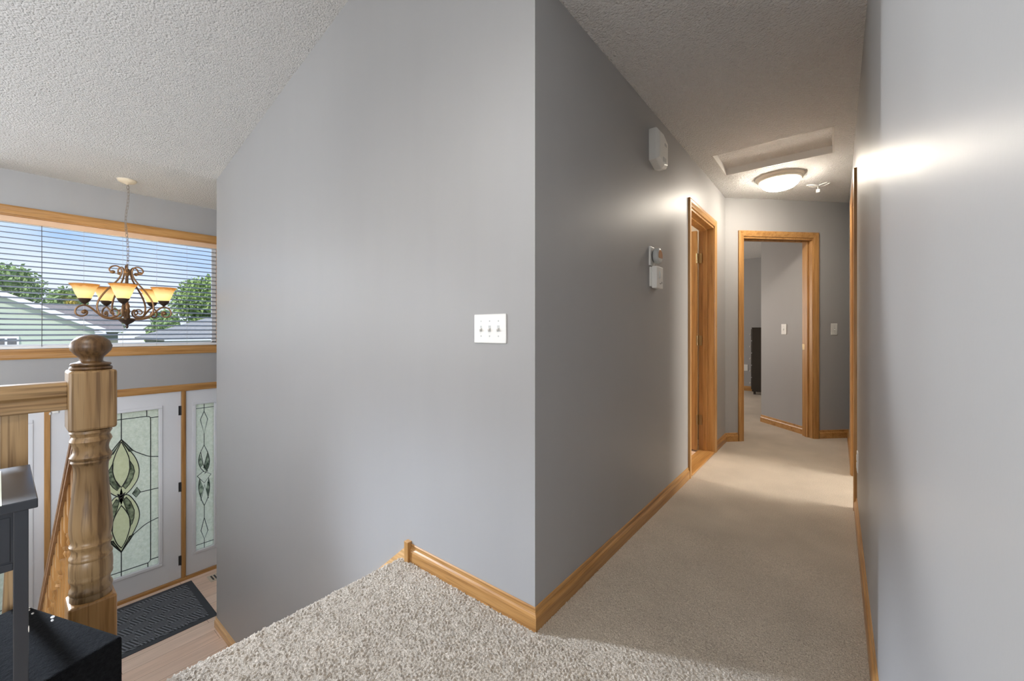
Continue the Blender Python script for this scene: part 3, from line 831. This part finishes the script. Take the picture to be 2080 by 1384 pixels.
outlet('white outlet plate low on the long right wall before the door casing', (RX, 3.08, .345), lambda a, d, z: (RX - d, 3.08 + a, .345 + z))
outlet('white outlet low on the bedroom far wall beside the dark dresser', (-1.33, 8.55, .42), lambda a, d, z: (-1.315 + a, 8.55 - d, .42 + z))

# angular white box high on the hall wall
dt = thing('wall_sensor', 'angular white box high on the shaded hall wall near the ceiling', 'sensor', (HX, 2.48, 2.17))
def hexbox(y0, y1, z0, z1, proud, c, ins):
    # wedge-shaped box: hexagonal front smaller than its back
    bk = [(y0, z0 + c), (y0 + c, z0), (y1 - c, z0), (y1, z0 + c), (y1, z1 - c * .3), (y0, z1 - c * .3)]
    bk = [(y0, z0 + .03), (y0 + (y1 - y0) * .55, z0), (y1, z0 + .02), (y1, z1 - .04), (y0 + (y1 - y0) * .5, z1), (y0, z1)]
    cy, cz = (y0 + y1) / 2, (z0 + z1) / 2
    fr = [(cy + (y - cy) * ins, cz + (z - cz) * ins) for y, z in bk]
    m = MB(); n = len(bk)
    m._add([(HX - .001, y, z) for y, z in bk] + [(HX + proud * .72, y, z) for y, z in bk] + [(HX + proud, y, z) for y, z in fr],
           [(i, (i + 1) % n, n + (i + 1) % n, n + i) for i in range(n)] + [(n + i, n + (i + 1) % n, 2 * n + (i + 1) % n, 2 * n + i) for i in range(n)] + [tuple(range(n))[::-1], tuple(range(2 * n, 3 * n))], False)
    return m
hexbox(2.385, 2.565, 2.075, 2.290, .060, .03, .80).build('housing', WHITE, dt, bevel=.004)
m = MB(); m.box(HX + .059, HX + .0625, 2.46, 2.51, 2.105, 2.135); m.build('lens', GREYPL, dt, bevel=.002)
m = MB(); m.box(HX + .059, HX + .0615, 2.49, 2.525, 2.21, 2.225); m.build('badge', GREYPL, dt)

# round plug-in with amber face, tilted, over a white control box
rd = thing('round_dial', 'round grey dial with amber face on the hall wall above the white box', 'dial', (HX, 2.44, 1.545))
m = MB(); m.box(HX - .001, HX + .010, 2.385, 2.455, 1.485, 1.598); m.build('backplate', WHITE, rd, bevel=.003)
def disc(m, c, ax, prof, n=28):
    ax = Vector(ax).normalized(); u = ax.orthogonal().normalized(); w = ax.cross(u); vs = []; fs = []
    for r, h in prof:
        r = max(r, 1e-4)
        vs += [Vector(c) + ax * h + r * (math.cos(2 * PI * i / n) * u + math.sin(2 * PI * i / n) * w) for i in range(n)]
    for k in range(len(prof) - 1):
        for i in range(n): j = (i + 1) % n; fs.append((k * n + i, k * n + j, (k + 1) * n + j, (k + 1) * n + i))
    fs += [tuple(range(n))[::-1], tuple(range((len(prof) - 1) * n, len(prof) * n))]
    return m._add(vs, fs, True)
AX = (1, 0, 0); cc = (HX + .008, 2.437, 1.543)
disc(MB(), cc, AX, [(.030, 0), (.036, .006), (.042, .012)]).build('base_ring', DGREY, rd)
disc(MB(), cc, AX, [(.042, .012), (.046, .020), (.046, .036), (.042, .041), (.034, .043)]).build('dial_ring', GREYPL, rd)
m = MB(); N = 24; ct = Vector(cc) + Vector((.0425, 0, 0))
up = [(.034 * math.cos(a), .034 * math.sin(a)) for a in np.linspace(R(-25), R(205), N)]
m._add([ct + Vector((.0015, y, z)) for y, z in up] + [ct + Vector((0, y, z)) for y, z in up], [tuple(range(N)), tuple(range(N, 2 * N))[::-1]] + [(i, (i + 1) % N, N + (i + 1) % N, N + i) for i in range(N)], False)
m.build('amber_face', AMBER, rd)['label'] = 'amber dial face'
wb = thing('control_box', 'white rectangular box with small lever on the hall wall below the round dial', 'control box', (HX, 2.47, 1.43))
MB().box(HX - .001, HX + .012, 2.395, 2.520, 1.362, 1.478).build('backplate', WHITE, wb, bevel=.003)
MB().box(HX + .011, HX + .042, 2.402, 2.512, 1.352, 1.482).build('cover', WHITE, wb, bevel=.004)
m = MB(); m.tube(spline([(HX + .042, 2.445, 1.452), (HX + .048, 2.438, 1.438), (HX + .048, 2.438, 1.424), (HX + .043, 2.446, 1.412)], 4), .0035, 8); m.build('lever', GREYPL, wb)
m = MB(); m.box(HX + .0415, HX + .043, 2.452, 2.470, 1.378, 1.383); m.box(HX + .0415, HX + .043, 2.485, 2.492, 1.382, 1.394); m.build('marking', DGREY, wb)

# ------------------------------------------------------------------ newel post and railings
NXC, NYC = -1.535, .152
nw = thing('newel_post', 'turned oak newel post with ball top at the head of the stairs', 'newel post', (NXC, NYC, 0))
m = MB(); m.lathe([(.0, 1.090), (.012, 1.0885), (.026, 1.083), (.036, 1.073), (.0405, 1.060), (.0385, 1.049), (.031, 1.039), (.0245, 1.032), (.0225, 1.026), (.0225, 1.021), (.026, 1.018), (.037, 1.016), (.039, 1.0125), (.037, 1.009), (.034, 1.008), (.040, 1.006), (.0415, 1.0015), (.038, .997), (.0, .996)], NXC, NYC, 40)
m.build('ball_cap', CAPW, nw)
MB().box(NXC - .0445, NXC + .0445, NYC - .0445, NYC + .0445, .845, .998).build('upper_block', NZ, nw, bevel=.006, seg=2)
m = MB(); m.lathe([(.030, .848), (.039, .842), (.0405, .836), (.037, .830), (.0355, .826), (.039, .820), (.0405, .814), (.0375, .808), (.0345, .800), (.0335, .792), (.0345, .784), (.0375, .778), (.0405, .773), (.0395, .768), (.0370, .765), (.0385, .760), (.0365, .756), (.0335, .750),
    (.0325, .735), (.0330, .715), (.0345, .690), (.0370, .660), (.0395, .632), (.0410, .608), (.0415, .592), (.0405, .575), (.0380, .560), (.0370, .553), (.0385, .549), (.0410, .545), (.0400, .540), (.0370, .534), (.0365, .526), (.0385, .519), (.0412, .515), (.0412, .510), (.0395, .506),
    (.0412, .500), (.0418, .487), (.0416, .472), (.0405, .466), (.0418, .461), (.0412, .456), (.0385, .452), (.0365, .444), (.0375, .436), (.0405, .431), (.0415, .426), (.0400, .421), (.0380, .419), (.0400, .412), (.0405, .402), (.0380, .394), (.034, .386), (.030, .37)], NXC, NYC, 44)
m.build('turned_shaft', NZ, nw)
MB().box(NXC - .0445, NXC + .0445, NYC - .0445, NYC + .0445, .0, .405).build('lower_block', OZ, nw, bevel=.006, seg=2)

HP = [(-.030, .902), (.030, .902), (.030, .917), (.025, .923), (.0245, .932), (.030, .939), (.031, .952), (.027, .963), (.018, .970), (.0, .972), (-.018, .970), (-.027, .963), (-.031, .952), (-.030, .939), (-.0245, .932), (-.025, .923), (-.030, .917)]
lr = thing('landing_railing', 'oak guard railing running from the newel post behind the dark table', 'railing', (NXC, -.4, 0))
MB().prism(HP, lambda u, v, a: (NXC + u, a, v), -.92, NYC - .044).build('handrail', NY, lr, bevel=.002)
def bal_prof(z0, z1):
    h = z1 - z0; T = lambda f: z0 + f * h
    return [(.008, T(1)), (.017, T(.985)), (.0195, T(.965)), (.015, T(.95)), (.018, T(.935)), (.012, T(.91)), (.0125, T(.8)), (.0155, T(.6)), (.019, T(.42)), (.0205, T(.33)), (.0185, T(.25)), (.013, T(.2)), (.019, T(.185)), (.0195, T(.165)), (.014, T(.15)), (.017, T(.12)), (.0205, T(.09)), (.016, T(.06)), (.0195, T(.03)), (.015, T(0))]
def baluster(par, x, y, zb, zt, mat, hb=.021, bl=.18, lb=.2):
    m = MB(); m.box(x - hb, x + hb, y - hb, y + hb, zb, zb + lb); m.box(x - hb, x + hb, y - hb, y + hb, zt - bl, zt)
    m.lathe(bal_prof(zb + lb - .01, zt - bl + .01), x, y, 16)
    return m.build('baluster', mat, par)
for i in range(9): baluster(lr, NXC, .0235 - i * .112, 0, .904, NZ)
sr = thing('stair_railing', 'oak stair railing with turned balusters descending beside the newel post', 'railing', (-2.4, NYC, 0))
ssl = .74
zr = lambda x: .855 - ssl * (-1.58 - x)
m = MB(); n = len(HP); xa, xb = -1.583, -3.42
va = [(xa, NYC + u, zr(xa) - .06 + v - .902) for u, v in HP]; vb = [(xb, NYC + u, zr(xb) - .06 + v - .902) for u, v in HP]
m._add(va + vb, [(i, (i + 1) % n, n + (i + 1) % n, n + i) for i in range(n)] + [tuple(range(n))[::-1], tuple(range(n, 2 * n))], False)
m.build('handrail', DKX, sr)
x = -1.70; k = 0
while x > -3.36:
    st = -.197 * (int((-1.588 - x) / .25) + 1)
    baluster(sr, x, NYC, max(st, FZ), zr(x) - .045, OZ, hb=.023, bl=.10, lb=.16); x -= .105
m = MB().prism([(-1.60, -.02), (-1.60, -.26), (-3.45, -.26 - .788 * 1.85), (-3.45, -.02 - .788 * 1.85)], lambda u, v, a: (u, a, v), .185, .20); m.build('stringer', OX, sr)
m = MB(); m.box(-3.49, -3.41, NYC - .035, NYC + .035, FZ, zr(-3.45) - .02)
m.build('bottom_post', OZ, sr)

# ------------------------------------------------------------------ console table, paper, black box
tb = thing('console_table', 'narrow charcoal console table against the landing railing', 'table', (-1.227, -.45, 0))
TX0, TX1, TY0, TY1 = -1.372, -1.082, -1.0, .043
MB().box(TX0, TX1, TY0, TY1, .794, .81).build('tabletop', TABLE, tb, bevel=.0015)
lw = .017
for x, y in ((TX1 - .003 - lw, .0155), (TX1 - .003 - lw, TY0 + .012)):
    MB().box(x, x + lw, y, y + lw, .001, .794).build('leg', TABLE, tb, bevel=.001)
for y in (-.36, -.65):
    MB().box(TX0 + .01, TX0 + .03, y, y + .02, .001, .794).build('leg', TABLE, tb, bevel=.001)
xf = TX1 - .004
m = MB(); m.box(TX0 + .01, xf - .003, TY0 + .02, .0155, .700, .794)
m.build('apron', TABLE, tb)
m = MB(); m.box(xf - .006, xf, TY0 + .03, .0155, .696, .708); m.build('rail', TABLE, tb, bevel=.001)
dw = MB().box(xf - .006, xf - .0015, -.45, .0125, .711, .786).build('drawer', TABLE, tb, bevel=.001)
disc(MB(), (xf - .002, -.22, .748), (1, 0, 0), [(.004, 0), (.004, .012), (.010, .018), (.008, .024)], 14).build('knob', BLACKM, dw)
dw = MB().box(xf - .006, xf - .0015, -.93, -.46, .711, .786).build('drawer', TABLE, tb, bevel=.001)
disc(MB(), (xf - .002, -.70, .748), (1, 0, 0), [(.004, 0), (.004, .012), (.010, .018), (.008, .024)], 14).build('knob', BLACKM, dw)
for z_ in (.588, .475): MB().ball((TX1 - .0035, .0325, z_), .0016, .0008, .006, 8, 6).build('paint_chip', CHIP, tb)
pp = MB().box(-1.345, -1.080, -.20, .0035, .8101, .8116)
tag(pp.build('paper_sheet', PAPER), 'pale sheet of paper lying on the charcoal console table', 'paper')

P1 = Vector((-1.493, .036, 0)); P2 = Vector((-1.172, .163, 0)); A = (P2 - P1); Bv = Vector((A.y, -A.x, 0)).normalized()
bb = thing('storage_box', 'black fabric covered box with chipped edge on the landing carpet by the newel', 'box', ((P1 + P2) / 2 + Bv * .09))
MB().obox(P1 + Vector((0, 0, .004)), A, Bv * .19, Vector((0, 0, .456))).build('box_body', FABRIC, bb, bevel=.006, seg=3)
rng = random.Random(4)
for f, d in ((.10, .004), (.20, .014), (.155, .020), (.37, .008), (.41, .015), (.13, .010)):
    p = P1 + A * f + Bv * d
    MB().ball((p.x, p.y, .4602), .003 + .004 * rng.random(), .002 + .002 * rng.random(), .0008, 8, 4).build('worn_spot', CHIP, bb)

# ------------------------------------------------------------------ dresser in the bedroom
dr = thing('dresser', 'tall dark brown dresser seen side on through the bedroom doorway', 'dresser', (-.93, 8.3, 0))
MB().box(-1.150, -.70, 8.10, 8.52, .05, 1.135).build('body', DARKWOOD, dr, bevel=.003)
MB().box(-1.155, -.695, 8.095, 8.525, 1.135, 1.155).build('top', DARKWOOD, dr, bevel=.003)
for x, y in ((-1.13, 8.115), (-1.13, 8.475), (-.74, 8.115), (-.74, 8.475)): MB().box(x, x + .03, y, y + .03, 0, .051).build('foot', DARKWOOD, dr)
for i in range(5):
    z = .085 + i * .212
    d_ = MB().box(-1.165, -1.149, 8.115, 8.505, z, z + .195).build('drawer', DARKWOOD, dr, bevel=.002)
    for y in (8.17, 8.43):
        disc(MB(), (-1.165, y, z + .10), (-1, 0, 0), [(.007, 0), (.007, .012), (.017, .018), (.014, .028), (.004, .031)], 14).build('knob', KNOB, d_)

# ------------------------------------------------------------------ outside
def lawnmat():
    t = NT('lawn'); v = t.coords()
    c = t.ramp(t.noise(v, 1.5, 5, .7), [(.3, (.10, .17, .05)), (.7, (.20, .30, .10))])
    t.link(c, t.b.inputs['Base Color']); t.b.inputs['Roughness'].default_value = .9; return t.m
m = MB().box(-90, -5.6, -60, 70, -2.1, -1.85); struct(m.build('ground', lawnmat()), 'lawn outside the entry', 'ground')
m = MB().box(-19, -7.2, -6, 12, -1.86, -1.84); struct(m.build('ground_bounce', plain('pale_bounce', (.66, .64, .60), .9)))  # unseen pale slab added to bounce daylight into the door glass
m = MB().box(-7.2, -5.6, -.6, 2.2, -1.85, -1.68); struct(m.build('ground_stoop', plain('concrete', (.5, .49, .47), .9)))

GS = siding('pale_green_siding', (.56, .64, .50)); TS = siding('tan_siding', (.26, .28, .22))
WT = plain('white_fascia', (.85, .86, .88), .5); RG = shingle('grey_brown_shingles', (.24, .205, .19), (.34, .30, .28)); RL = shingle('light_grey_shingles', (.32, .31, .30), (.44, .43, .41))
WD = plain('dark_window', (.12, .13, .14), .15)
# green gable house across the way
gh = thing('green_house', 'pale green gabled house beyond the blind, white fascia on its roof edge', 'house', (-23, -2.2, -1.85))
apy, apz = -2.6, 3.55; rs = .505
ey, ez = 2.28, apz - rs * (2.28 + 2.6)
m = MB().prism([(-7.2, -1.85), (2.06, -1.85), (2.06, apz - rs * 4.66 - .03), (apy, apz - .03), (-7.2, apz - rs * 4.6 - .03)], lambda u, v, a: (a, u, v), -20, -27)
m.build('wall', GS, gh)
m = MB().prism([(ey, ez), (apy, apz), (-7.48, ez), (-7.48, ez + .10), (apy, apz + .11), (ey, ez + .10)], lambda u, v, a: (a, u, v), -19.72, -27.2); m.build('roof', RG, gh)
m = MB().prism([(ey + .02, ez - .07), (apy, apz - .075), (-7.5, ez - .07), (-7.5, ez + .08), (apy, apz + .10), (ey + .02, ez + .08)], lambda u, v, a: (a, u, v), -19.68, -19.73); m.build('fascia', WT, gh)
m = MB().box(-27, -19.7, 2.06, 2.32, ez - .12, ez - .05); m.build('eave', WT, gh)
fr = MB().box(-20, -19.94, -.9, .40, .0, .92).build('window', WT, gh)
for i in range(5):
    for z0, z1 in ((.06, .44), (.50, .86)):
        y0 = .355 - i * .235
        MB().box(-19.96, -19.93, y0 - .185, y0, z0, z1).build('pane', WD, fr)
# house with broad grey roof behind
bh = thing('grey_roofed_house', 'house with broad grey brown roof behind the green gable', 'house', (-36, 2., -1.85))
m = MB().prism([(-33.6, 1.16), (-37.5, 2.68), (-41.4, 1.16), (-41.4, 1.05), (-33.6, 1.05)], lambda u, v, a: (u, a, v), -2, 4.75); m.build('roof', RG, bh)
m = MB().box(-41, -34, -1.7, 4.5, -1.85, 1.06); m.build('wall', TS, bh)
m = MB().box(-33.62, -33.52, -2, 4.78, 1.02, 1.14); m.build('gutter', WT, bh)
# right hand house with light hip roof
rh = thing('hip_roofed_house', 'house with light grey hip roof at the far edge of the window', 'house', (-29.5, 9.5, -1.85))
m = MB(); e = [(-26, 5.1), (-26, 14.0), (-33, 14.0), (-33, 5.1)]; zz = .72
m._add([(*p, zz) for p in e] + [(-29.5, 8.6, 2.15), (-29.5, 11.2, 2.15)] + [(*p, zz - .12) for p in e], [(0, 1, 5, 4), (1, 2, 5), (2, 3, 4, 5), (3, 0, 4), (0, 6, 7, 1), (1, 7, 8, 2), (2, 8, 9, 3), (3, 9, 6, 0), (9, 8, 7, 6)], False)
m.build('roof', RL, rh)
m = MB().box(-32.6, -26.4, 5.5, 13.6, -1.85, .62); m.build('wall', TS, rh)
m = MB().box(-25.99, -25.93, 5.1, 14.0, .58, .70); m.build('gutter', WT, rh)

LG1 = leafmat('mid_green_leaves', (.17, .29, .10), (.46, .60, .26)); LG2 = leafmat('bright_green_leaves', (.17, .29, .07), (.50, .64, .24)); LG3 = leafmat('ochre_leaves', (.34, .30, .06), (.52, .46, .12))
BARK = plain('bark', (.10, .075, .055), .9)
def tree(name, label, x, y, z0, zb, h, rx, mat, n=2600, seed=1, ls=.3, group=None):
    rg = random.Random(seed); t = thing(name, label, 'tree' if name == 'tree' else 'bush', (x, y, z0), group)
    blobs = []
    for i in range(16):
        a = rg.random() * 2 * PI; q = rg.random() ** .5 * .62; zz = rg.random()
        w = (1 - abs(zz - .45) * 1.1)
        blobs.append((x + math.cos(a) * rx * q * w, y + math.sin(a) * rx * q * w, zb + h * (.15 + .72 * zz), rx * (.30 + .22 * rg.random())))
    m = MB()
    for i in range(n):
        b = blobs[i % 16]
        d = Vector((rg.gauss(0, 1), rg.gauss(0, 1), rg.gauss(0, 1))).normalized() * b[3] * (.45 + .85 * rg.random() ** 1.5)
        c = Vector(b[:3]) + Vector((d.x, d.y, d.z * .85))
        u = Vector((rg.gauss(0, 1), rg.gauss(0, 1), rg.gauss(0, 1))).normalized(); w = u.orthogonal().normalized(); s = ls * (.6 + .7 * rg.random())
        m.quad(c - u * s * .5, c + w * s * .3, c + u * s * .5, c - w * s * .3)
    m.build('foliage', mat, t, clean=False)
    m = MB(); m.tube(spline([(x, y, z0), (x + .05, y, (z0 + zb) / 2), (x, y + .04, zb + h * .35)], 4), [rx * .07] * 9, 8); m.build('trunk', BARK, t)
tree('tree', 'leafy green tree rising by the far edge of the entry window', -38, 9.9, -1.85, .2, 5.0, 2.2, LG2, 8000, 3, .27)
trs = [(-44, -3.2, 6.6, 2.7, 'tall green tree above the green gable, furthest from the wall'), (-50, .6, 5.4, 2.4, 'green tree above the green gable roof edge'), (-47, 3.3, 3.8, 1.7, 'low green tree above the white fascia end'),
       (-53, 6.4, 3.2, 1.6, 'green tree behind the chandelier above the grey roof'), (-47, 9.3, 2.3, 1.2, 'green tree seen past the grey roof and chandelier'), (-54, 17.5, 3.4, 2.4, 'green tree behind the bright leafy tree')]
for i, (x, y, h, rx, lb) in enumerate(trs):
    tree('tree', lb, x, y, -1.85, .5, h, rx, LG1, 5200, 20 + i, .34, 'trees beyond the roofs')
tree('bush', 'green bushes between the grey roof and the hip roof', -35.5, 6.9, -1.85, -1.4, 3.6, 1.2, LG1, 4200, 41, .22)
tree('bush', 'ochre yellow bush top above the grey brown roof', -43.2, 3.3, -1.85, 1.3, 2.0, .6, LG3, 1800, 51, .18)

# ------------------------------------------------------------------ sky, sun, daylight, added fill lights
w = bpy.data.worlds.new('sky'); bpy.context.scene.world = w; w.use_nodes = True
nt = w.node_tree; nt.nodes.clear()
out = nt.nodes.new('ShaderNodeOutputWorld'); bg = nt.nodes.new('ShaderNodeBackground')
tc = nt.nodes.new('ShaderNodeTexCoord'); sp = nt.nodes.new('ShaderNodeSeparateXYZ'); nt.links.new(tc.outputs['Generated'], sp.inputs[0])
rp = nt.nodes.new('ShaderNodeValToRGB'); e = rp.color_ramp.elements
e[0].position = 0; e[0].color = (.62, .74, .93, 1); e[1].position = .22; e[1].color = (.27, .49, .93, 1)
nt.links.new(sp.outputs['Z'], rp.inputs['Fac'])
mp = nt.nodes.new('ShaderNodeMapping'); mp.inputs['Scale'].default_value = (1.3, 1.3, 3.2); nt.links.new(tc.outputs['Generated'], mp.inputs['Vector'])
nz = nt.nodes.new('ShaderNodeTexNoise'); nz.inputs['Scale'].default_value = 1.7; nz.inputs['Detail'].default_value = 5; nt.links.new(mp.outputs['Vector'], nz.inputs['Vector'])
cr = nt.nodes.new('ShaderNodeValToRGB'); e = cr.color_ramp.elements
e[0].position = .42; e[0].color = (0, 0, 0, 1); e[1].position = .66; e[1].color = (1, 1, 1, 1); nt.links.new(nz.outputs['Fac'], cr.inputs['Fac'])
mx = nt.nodes.new('ShaderNodeMix'); mx.data_type = 'RGBA'; nt.links.new(cr.outputs['Color'], mx.inputs[0]); nt.links.new(rp.outputs['Color'], mx.inputs[6]); mx.inputs[7].default_value = (.80, .86, .95, 1)
nt.links.new(mx.outputs[2], bg.inputs['Color']); bg.inputs['Strength'].default_value = 1.22; nt.links.new(bg.outputs[0], out.inputs[0])

sd = bpy.data.lights.new('sun', 'SUN'); sd.energy = 2.9; sd.angle = R(3); sd.color = (1, .95, .86)
so = bpy.data.objects.new('sun', sd); C.objects.link(so)
so.rotation_euler = Vector((-.62, .50, -.60)).to_track_quat('-Z', 'Y').to_euler()

def area(name, loc, d, sx, sy, energy, col=(1, 1, 1)):
    l = bpy.data.lights.new(name, 'AREA'); l.shape = 'RECTANGLE'; l.size = sx; l.size_y = sy; l.energy = energy; l.color = col
    o = bpy.data.objects.new(name, l); C.objects.link(o); o.location = loc
    o.rotation_euler = Vector(d).to_track_quat('-Z', 'Y').to_euler(); return o
DAY = (.93, .97, 1.02)
area('daylight_living_front', (FX - .40, -3.4, 1.30), (1, 0, .50), 3.0, 1.5, 225, DAY)
area('fill_entry_side', (FX - .35, -.545, 1.7), (1, .25, -.7), .75, 1.5, 22, DAY)  # added fill through an unseen, made-up side opening
area('daylight_patio', (-2.7, -6.5, 1.1), (0, 1, .45), 3.0, 2.05, 25, DAY)
area('fill_side_room', (4.7, -3.15, 1.35), (-1, 0, .15), 3.6, 1.5, 600, DAY)  # added fill from the made-up side room, brightens front wall and door
area('daylight_right_room', (3.45, 4.4, 1.45), (-1, 0, -.2), 1.6, 1.4, 210, (1, .92, .80))
area('daylight_bedroom', (-4.35, 6.4, 1.45), (1, 0, 0), 2.0, 1.3, 70, (1, .88, .76))
def lamp(name, loc, energy, col, size):
    l = bpy.data.lights.new(name, 'POINT'); l.energy = energy; l.color = col; l.shadow_soft_size = size
    o = bpy.data.objects.new(name, l); C.objects.link(o); o.location = loc
lamp('bath_fill', (-2.2, 3.5, 2.1), 45, (1, .92, .80), .15)  # added fill without a fixture, evens the light in the hall
ll = bpy.data.lights.new('living_fill_spot', 'SPOT'); ll.energy = 115; ll.spot_size = R(150); ll.spot_blend = .5; ll.shadow_soft_size = .2; ll.color = (1, .93, .84)  # added fill above the camera, lifts the hall floor; no fixture
lo2 = bpy.data.objects.new('living_fill_spot', ll); C.objects.link(lo2); lo2.location = (-.45, -.9, 3.12)
sp2 = bpy.data.lights.new('entry_wall_fill', 'SPOT'); sp2.energy = 600; sp2.spot_size = R(22.5); sp2.spot_blend = .4; sp2.shadow_soft_size = .12; sp2.color = (.93, .97, 1.02)  # added unseen spot, gives the right wall its bright edge
so2 = bpy.data.objects.new('entry_wall_fill', sp2); C.objects.link(so2); so2.location = (-5.2, -.16, 2.30)
so2.rotation_euler = Vector((5.3, .74, -.62)).to_track_quat('-Z', 'Y').to_euler()
# added fill spot over the entry, out of view, aimed at the landing
sl_ = bpy.data.lights.new('entry_landing_fill', 'SPOT'); sl_.energy = 1250; sl_.spot_size = R(36); sl_.spot_blend = .6; sl_.shadow_soft_size = .16; sl_.color = (.82, .94, 1.12)
so_ = bpy.data.objects.new('entry_landing_fill', sl_); C.objects.link(so_); so_.location = (-5.2, -.6, 2.34)
so_.rotation_euler = Vector((4.5, 1.0, -2.9)).to_track_quat('-Z', 'Y').to_euler()

# ------------------------------------------------------------------ camera and view
cd = bpy.data.cameras.new('camera'); cam = bpy.data.objects.new('camera', cd); C.objects.link(cam)
cd.sensor_width = 36; cd.sensor_fit = 'HORIZONTAL'; cd.lens = 830 / 2080 * 36; cd.shift_y = -20 / 2080
cd.clip_start = .01; cd.clip_end = 500
cam.location = (0, 0, 1.10); cam.rotation_euler = (PI / 2, 0, R(38.5))
sc = bpy.context.scene; sc.camera = cam
sc.view_settings.view_transform = 'Standard'; sc.view_settings.look = 'None'; sc.view_settings.gamma = 1
sc.view_settings.exposure = .10; sc.view_settings.use_curve_mapping = False
sc.cycles.use_denoising = True
sc.cycles.max_bounces = 10; sc.cycles.diffuse_bounces = 6; sc.cycles.transparent_max_bounces = 12
sc.cycles.sample_clamp_indirect = 6
